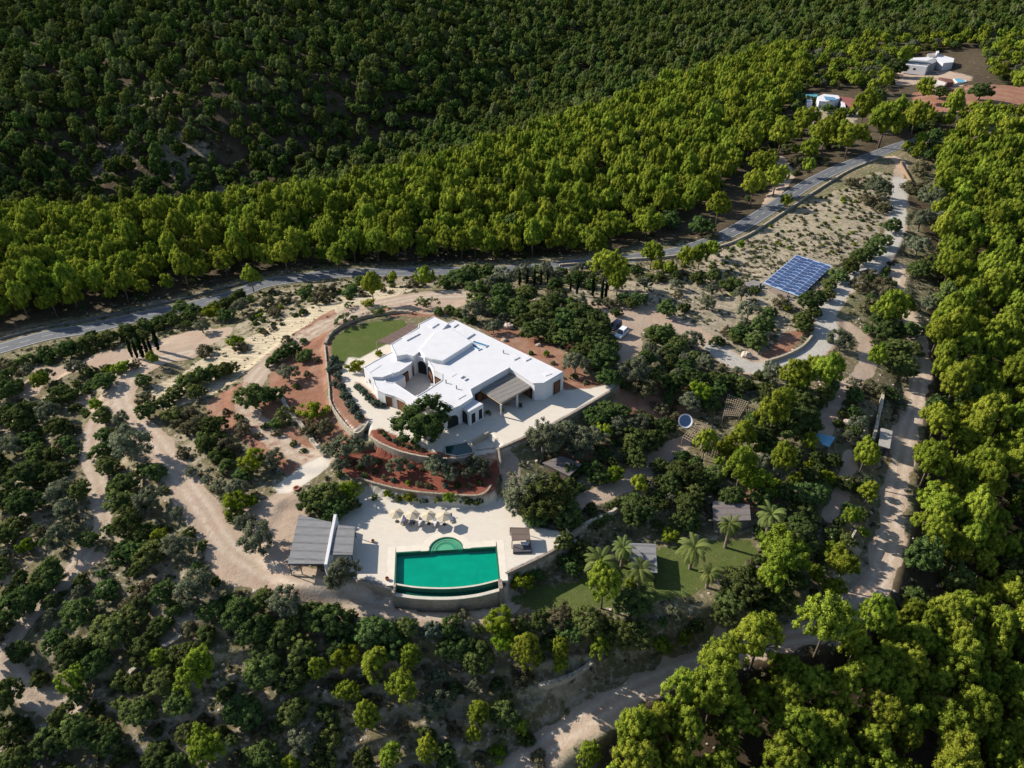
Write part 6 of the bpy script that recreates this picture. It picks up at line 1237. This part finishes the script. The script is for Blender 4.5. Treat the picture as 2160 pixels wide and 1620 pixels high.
# masses: one object each, instanced on points
HID = {}
def protocol(key, L):
    c = bpy.data.collections.new(key)
    for i, (cm, tm) in enumerate(L):
        if tm is not None:
            v = np.empty(len(cm.vertices) * 3); cm.vertices.foreach_get("co", v)
        o = bpy.data.objects.new(f"{key}_{i:02d}", cm); c.objects.link(o)
    return c
def massobj(name, L, protos, label, cat):
    if not L: return
    me = bpy.data.meshes.new(name); n = len(L); me.vertices.add(n)
    me.vertices.foreach_set("co", np.array([(p[1], p[2], p[3]) for p in L], np.float32).ravel())
    for an, ty, f in (("scl", 'FLOAT_VECTOR', lambda p: (p[4], p[4], p[4] * p[5])), ("rot", 'FLOAT_VECTOR', lambda p: (0, 0, p[6]))):
        at = me.attributes.new(an, ty, 'POINT'); at.data.foreach_set("vector", np.array([f(p) for p in L], np.float32).ravel())
    o = bpy.data.objects.new(name, me); COL.objects.link(o); tag(o, label, cat, kind='stuff')
    gn = bpy.data.node_groups.new(name + "_scatter", 'GeometryNodeTree'); gn.interface.new_socket("Geometry", in_out='INPUT', socket_type='NodeSocketGeometry'); gn.interface.new_socket("Geometry", in_out='OUTPUT', socket_type='NodeSocketGeometry')
    gi = gn.nodes.new("NodeGroupInput"); go = gn.nodes.new("NodeGroupOutput"); ip = gn.nodes.new("GeometryNodeInstanceOnPoints"); ci = gn.nodes.new("GeometryNodeCollectionInfo"); mp_ = gn.nodes.new("GeometryNodeMeshToPoints")
    ci.inputs['Collection'].default_value = protocol(name + "_kinds", protos); ci.inputs['Separate Children'].default_value = True; ci.inputs['Reset Children'].default_value = True; ip.inputs['Pick Instance'].default_value = True
    L_ = gn.links.new; L_(gi.outputs[0], mp_.inputs[0]); L_(mp_.outputs[0], ip.inputs['Points']); L_(ci.outputs[0], ip.inputs['Instance'])
    for nm, so in (("scl", 'Scale'), ("rot", 'Rotation')):
        na = gn.nodes.new("GeometryNodeInputNamedAttribute"); na.data_type = 'FLOAT_VECTOR'; na.inputs['Name'].default_value = nm; L_(na.outputs[0], ip.inputs[so])
    ri = gn.nodes.new("FunctionNodeRandomValue"); ri.data_type = 'INT'; ri.inputs[4].default_value = 0; ri.inputs[5].default_value = len(protos) - 1; L_(ri.outputs[2], ip.inputs['Instance Index'])
    L_(ip.outputs[0], go.inputs[0]); md = o.modifiers.new("scatter", 'NODES'); md.node_group = gn; return o
mk = lambda ks: [p for p in mass if p[0] in ks]
massobj("pine_forest", mk(('pine',)), MIDP, "dense sunlit yellow-green pine wood on the ridge beyond the road", "pine wood")
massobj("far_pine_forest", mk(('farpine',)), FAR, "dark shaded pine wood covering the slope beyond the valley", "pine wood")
massobj("undergrowth", mk(('shrub', 'dry_shrub', 'green_bush', 'grey_bush')), PROTO['shrub'] + PROTO['dry_shrub'], "low scrub growing under and between the trees", "undergrowth")
massobj("mixed_wood", mk(('broadleaf', 'olive', 'yellow_tree', 'fig_bush')), PROTO['broadleaf'], "mass of dark broadleaf trees filling the lower slopes", "wood")
# ground scrub: tufts and stones nobody could count
def tufts(name, n, wr, protos, label, maskf, cat):
    x = rng.uniform(-150, 165, n); y = rng.uniform(45, 262, n); bm = bil(GX, GY, BLOCKM, x, y); ok = (bm < .15) & maskf(x, y)
    for q in NOGO[2:4]: ok &= ~inside(x, y, q)
    x, y = x[ok], y[ok]; z = HG(x, y); L = [['t', a, b_, c, rng.uniform(*wr), rng.uniform(.6, 1.1), rng.uniform(0, 6.28)] for a, b_, c in zip(x, y, z)]
    massobj(name, L, protos, label, cat)
TUFT = []
for i, mt in enumerate(('dry', 'olive', 'olive', 'dry')):
    g = np.random.default_rng(800 + i); C = shell(g, 7, .35, .22, .12, 0, .2); TUFT.append((crown("tuft", C, g.uniform(.14, .22, 7), 18, .34, 810 + i, LM[mt], .5, zmin=-.02), None))
fm_ = lambda a, lo: (lambda x, y: bil(GX, GY, M[a], x, y) < lo)
tufts("scrub_tufts", 30000, (.35, 2.0), TUFT, "countless small tufts of dry and green scrub on the open hillside", lambda x, y: (bil(GX, GY, M['red'], x, y) < .3) & (bil(GX, GY, M['scree'], x, y) < .3) & (rng.random(x.shape) < np.clip((fbm(x, y, 11, 4, 55) - .36) * 3.2, .04, 1)), "scrub")
tufts("slope_tufts", 7000, (.35, .9), [TUFT[0], TUFT[3]], "sparse dry grass tufts along the ploughed slope and red soil", lambda x, y: (bil(GX, GY, M['scree'], x, y) > .5), "grass tufts")
# stones
SM = []
for i in range(2):
    iv, if_ = ico(); g = np.random.default_rng(900 + i); me = bpy.data.meshes.new("stone"); me.from_pydata([tuple(v * g.uniform(.7, 1.2) * np.array([.5, .5, .3])) for v in iv], [], [tuple(f) for f in if_]); me.materials.append(rk); SM.append((me, None))
tufts("stones", 9000, (.25, 1.0), SM, "scattered pale limestone stones on the bare ground", lambda x, y: (bil(GX, GY, M['red'], x, y) < .3) & (rng.random(x.shape) < .2 + .8 * (fbm(x, y, 9, 3, 66) > .56)), "stones")
# palms
for i, (cx_, cy_, wd, fx2, fy2) in enumerate(((1267,1178,74,1262,1235),(1306,1150,52,1310,1196),(1340,1196,62,1345,1244),(1463,1150,72,1455,1200),(1534,1100,52,1529,1155),(1612,1080,62,1612,1140),(1492,1205,44,1490,1240))):
    x, y, z = hit([fx2], [fy2]); x, y, z = float(x[0]), float(y[0]), float(z[0]); zc = y * CP + (CAM_H - z) * SP
    h = max((fy2 - cy_) * zc / FPX / CP, 1.6); s_ = wd * zc / FPX * 1.12
    NMP = ["big silvery palm at left, beside the lower lawn", "palm half hidden behind the open shelter's left side", "palm leaning over the open shelter's front corner", "golden palm standing alone right of the open shelter", "straight tall palm in front of the brown garden hut", "grey-green palm right of the garden hut", "small palm nearest the dark trees, edge of lower lawn"]
    r = empty("palm_tree", (x, y, z), NMP[i], "palm tree", "palms round the lower lawn", rz=i * 1.1)
    o = bpy.data.objects.new("crown", PALMS[i % 2]); COL.objects.link(o); o.parent = r; o.location = (0, 0, h); o.scale = (s_, s_, s_)
    mb = MB(); mb.local = True
    for k in range(8): mb.tube((0, 0, h * k / 8), (0, 0, h * (k + 1) / 8 + .02), .36 - .012 * k, .30 - .01 * k, 10)
    mb.build("trunk", PALMB, r)
print("PLANTS", len(plants), "single", len(single), "mass", len(mass), {c: len(L) for c, L in bycat.items()})
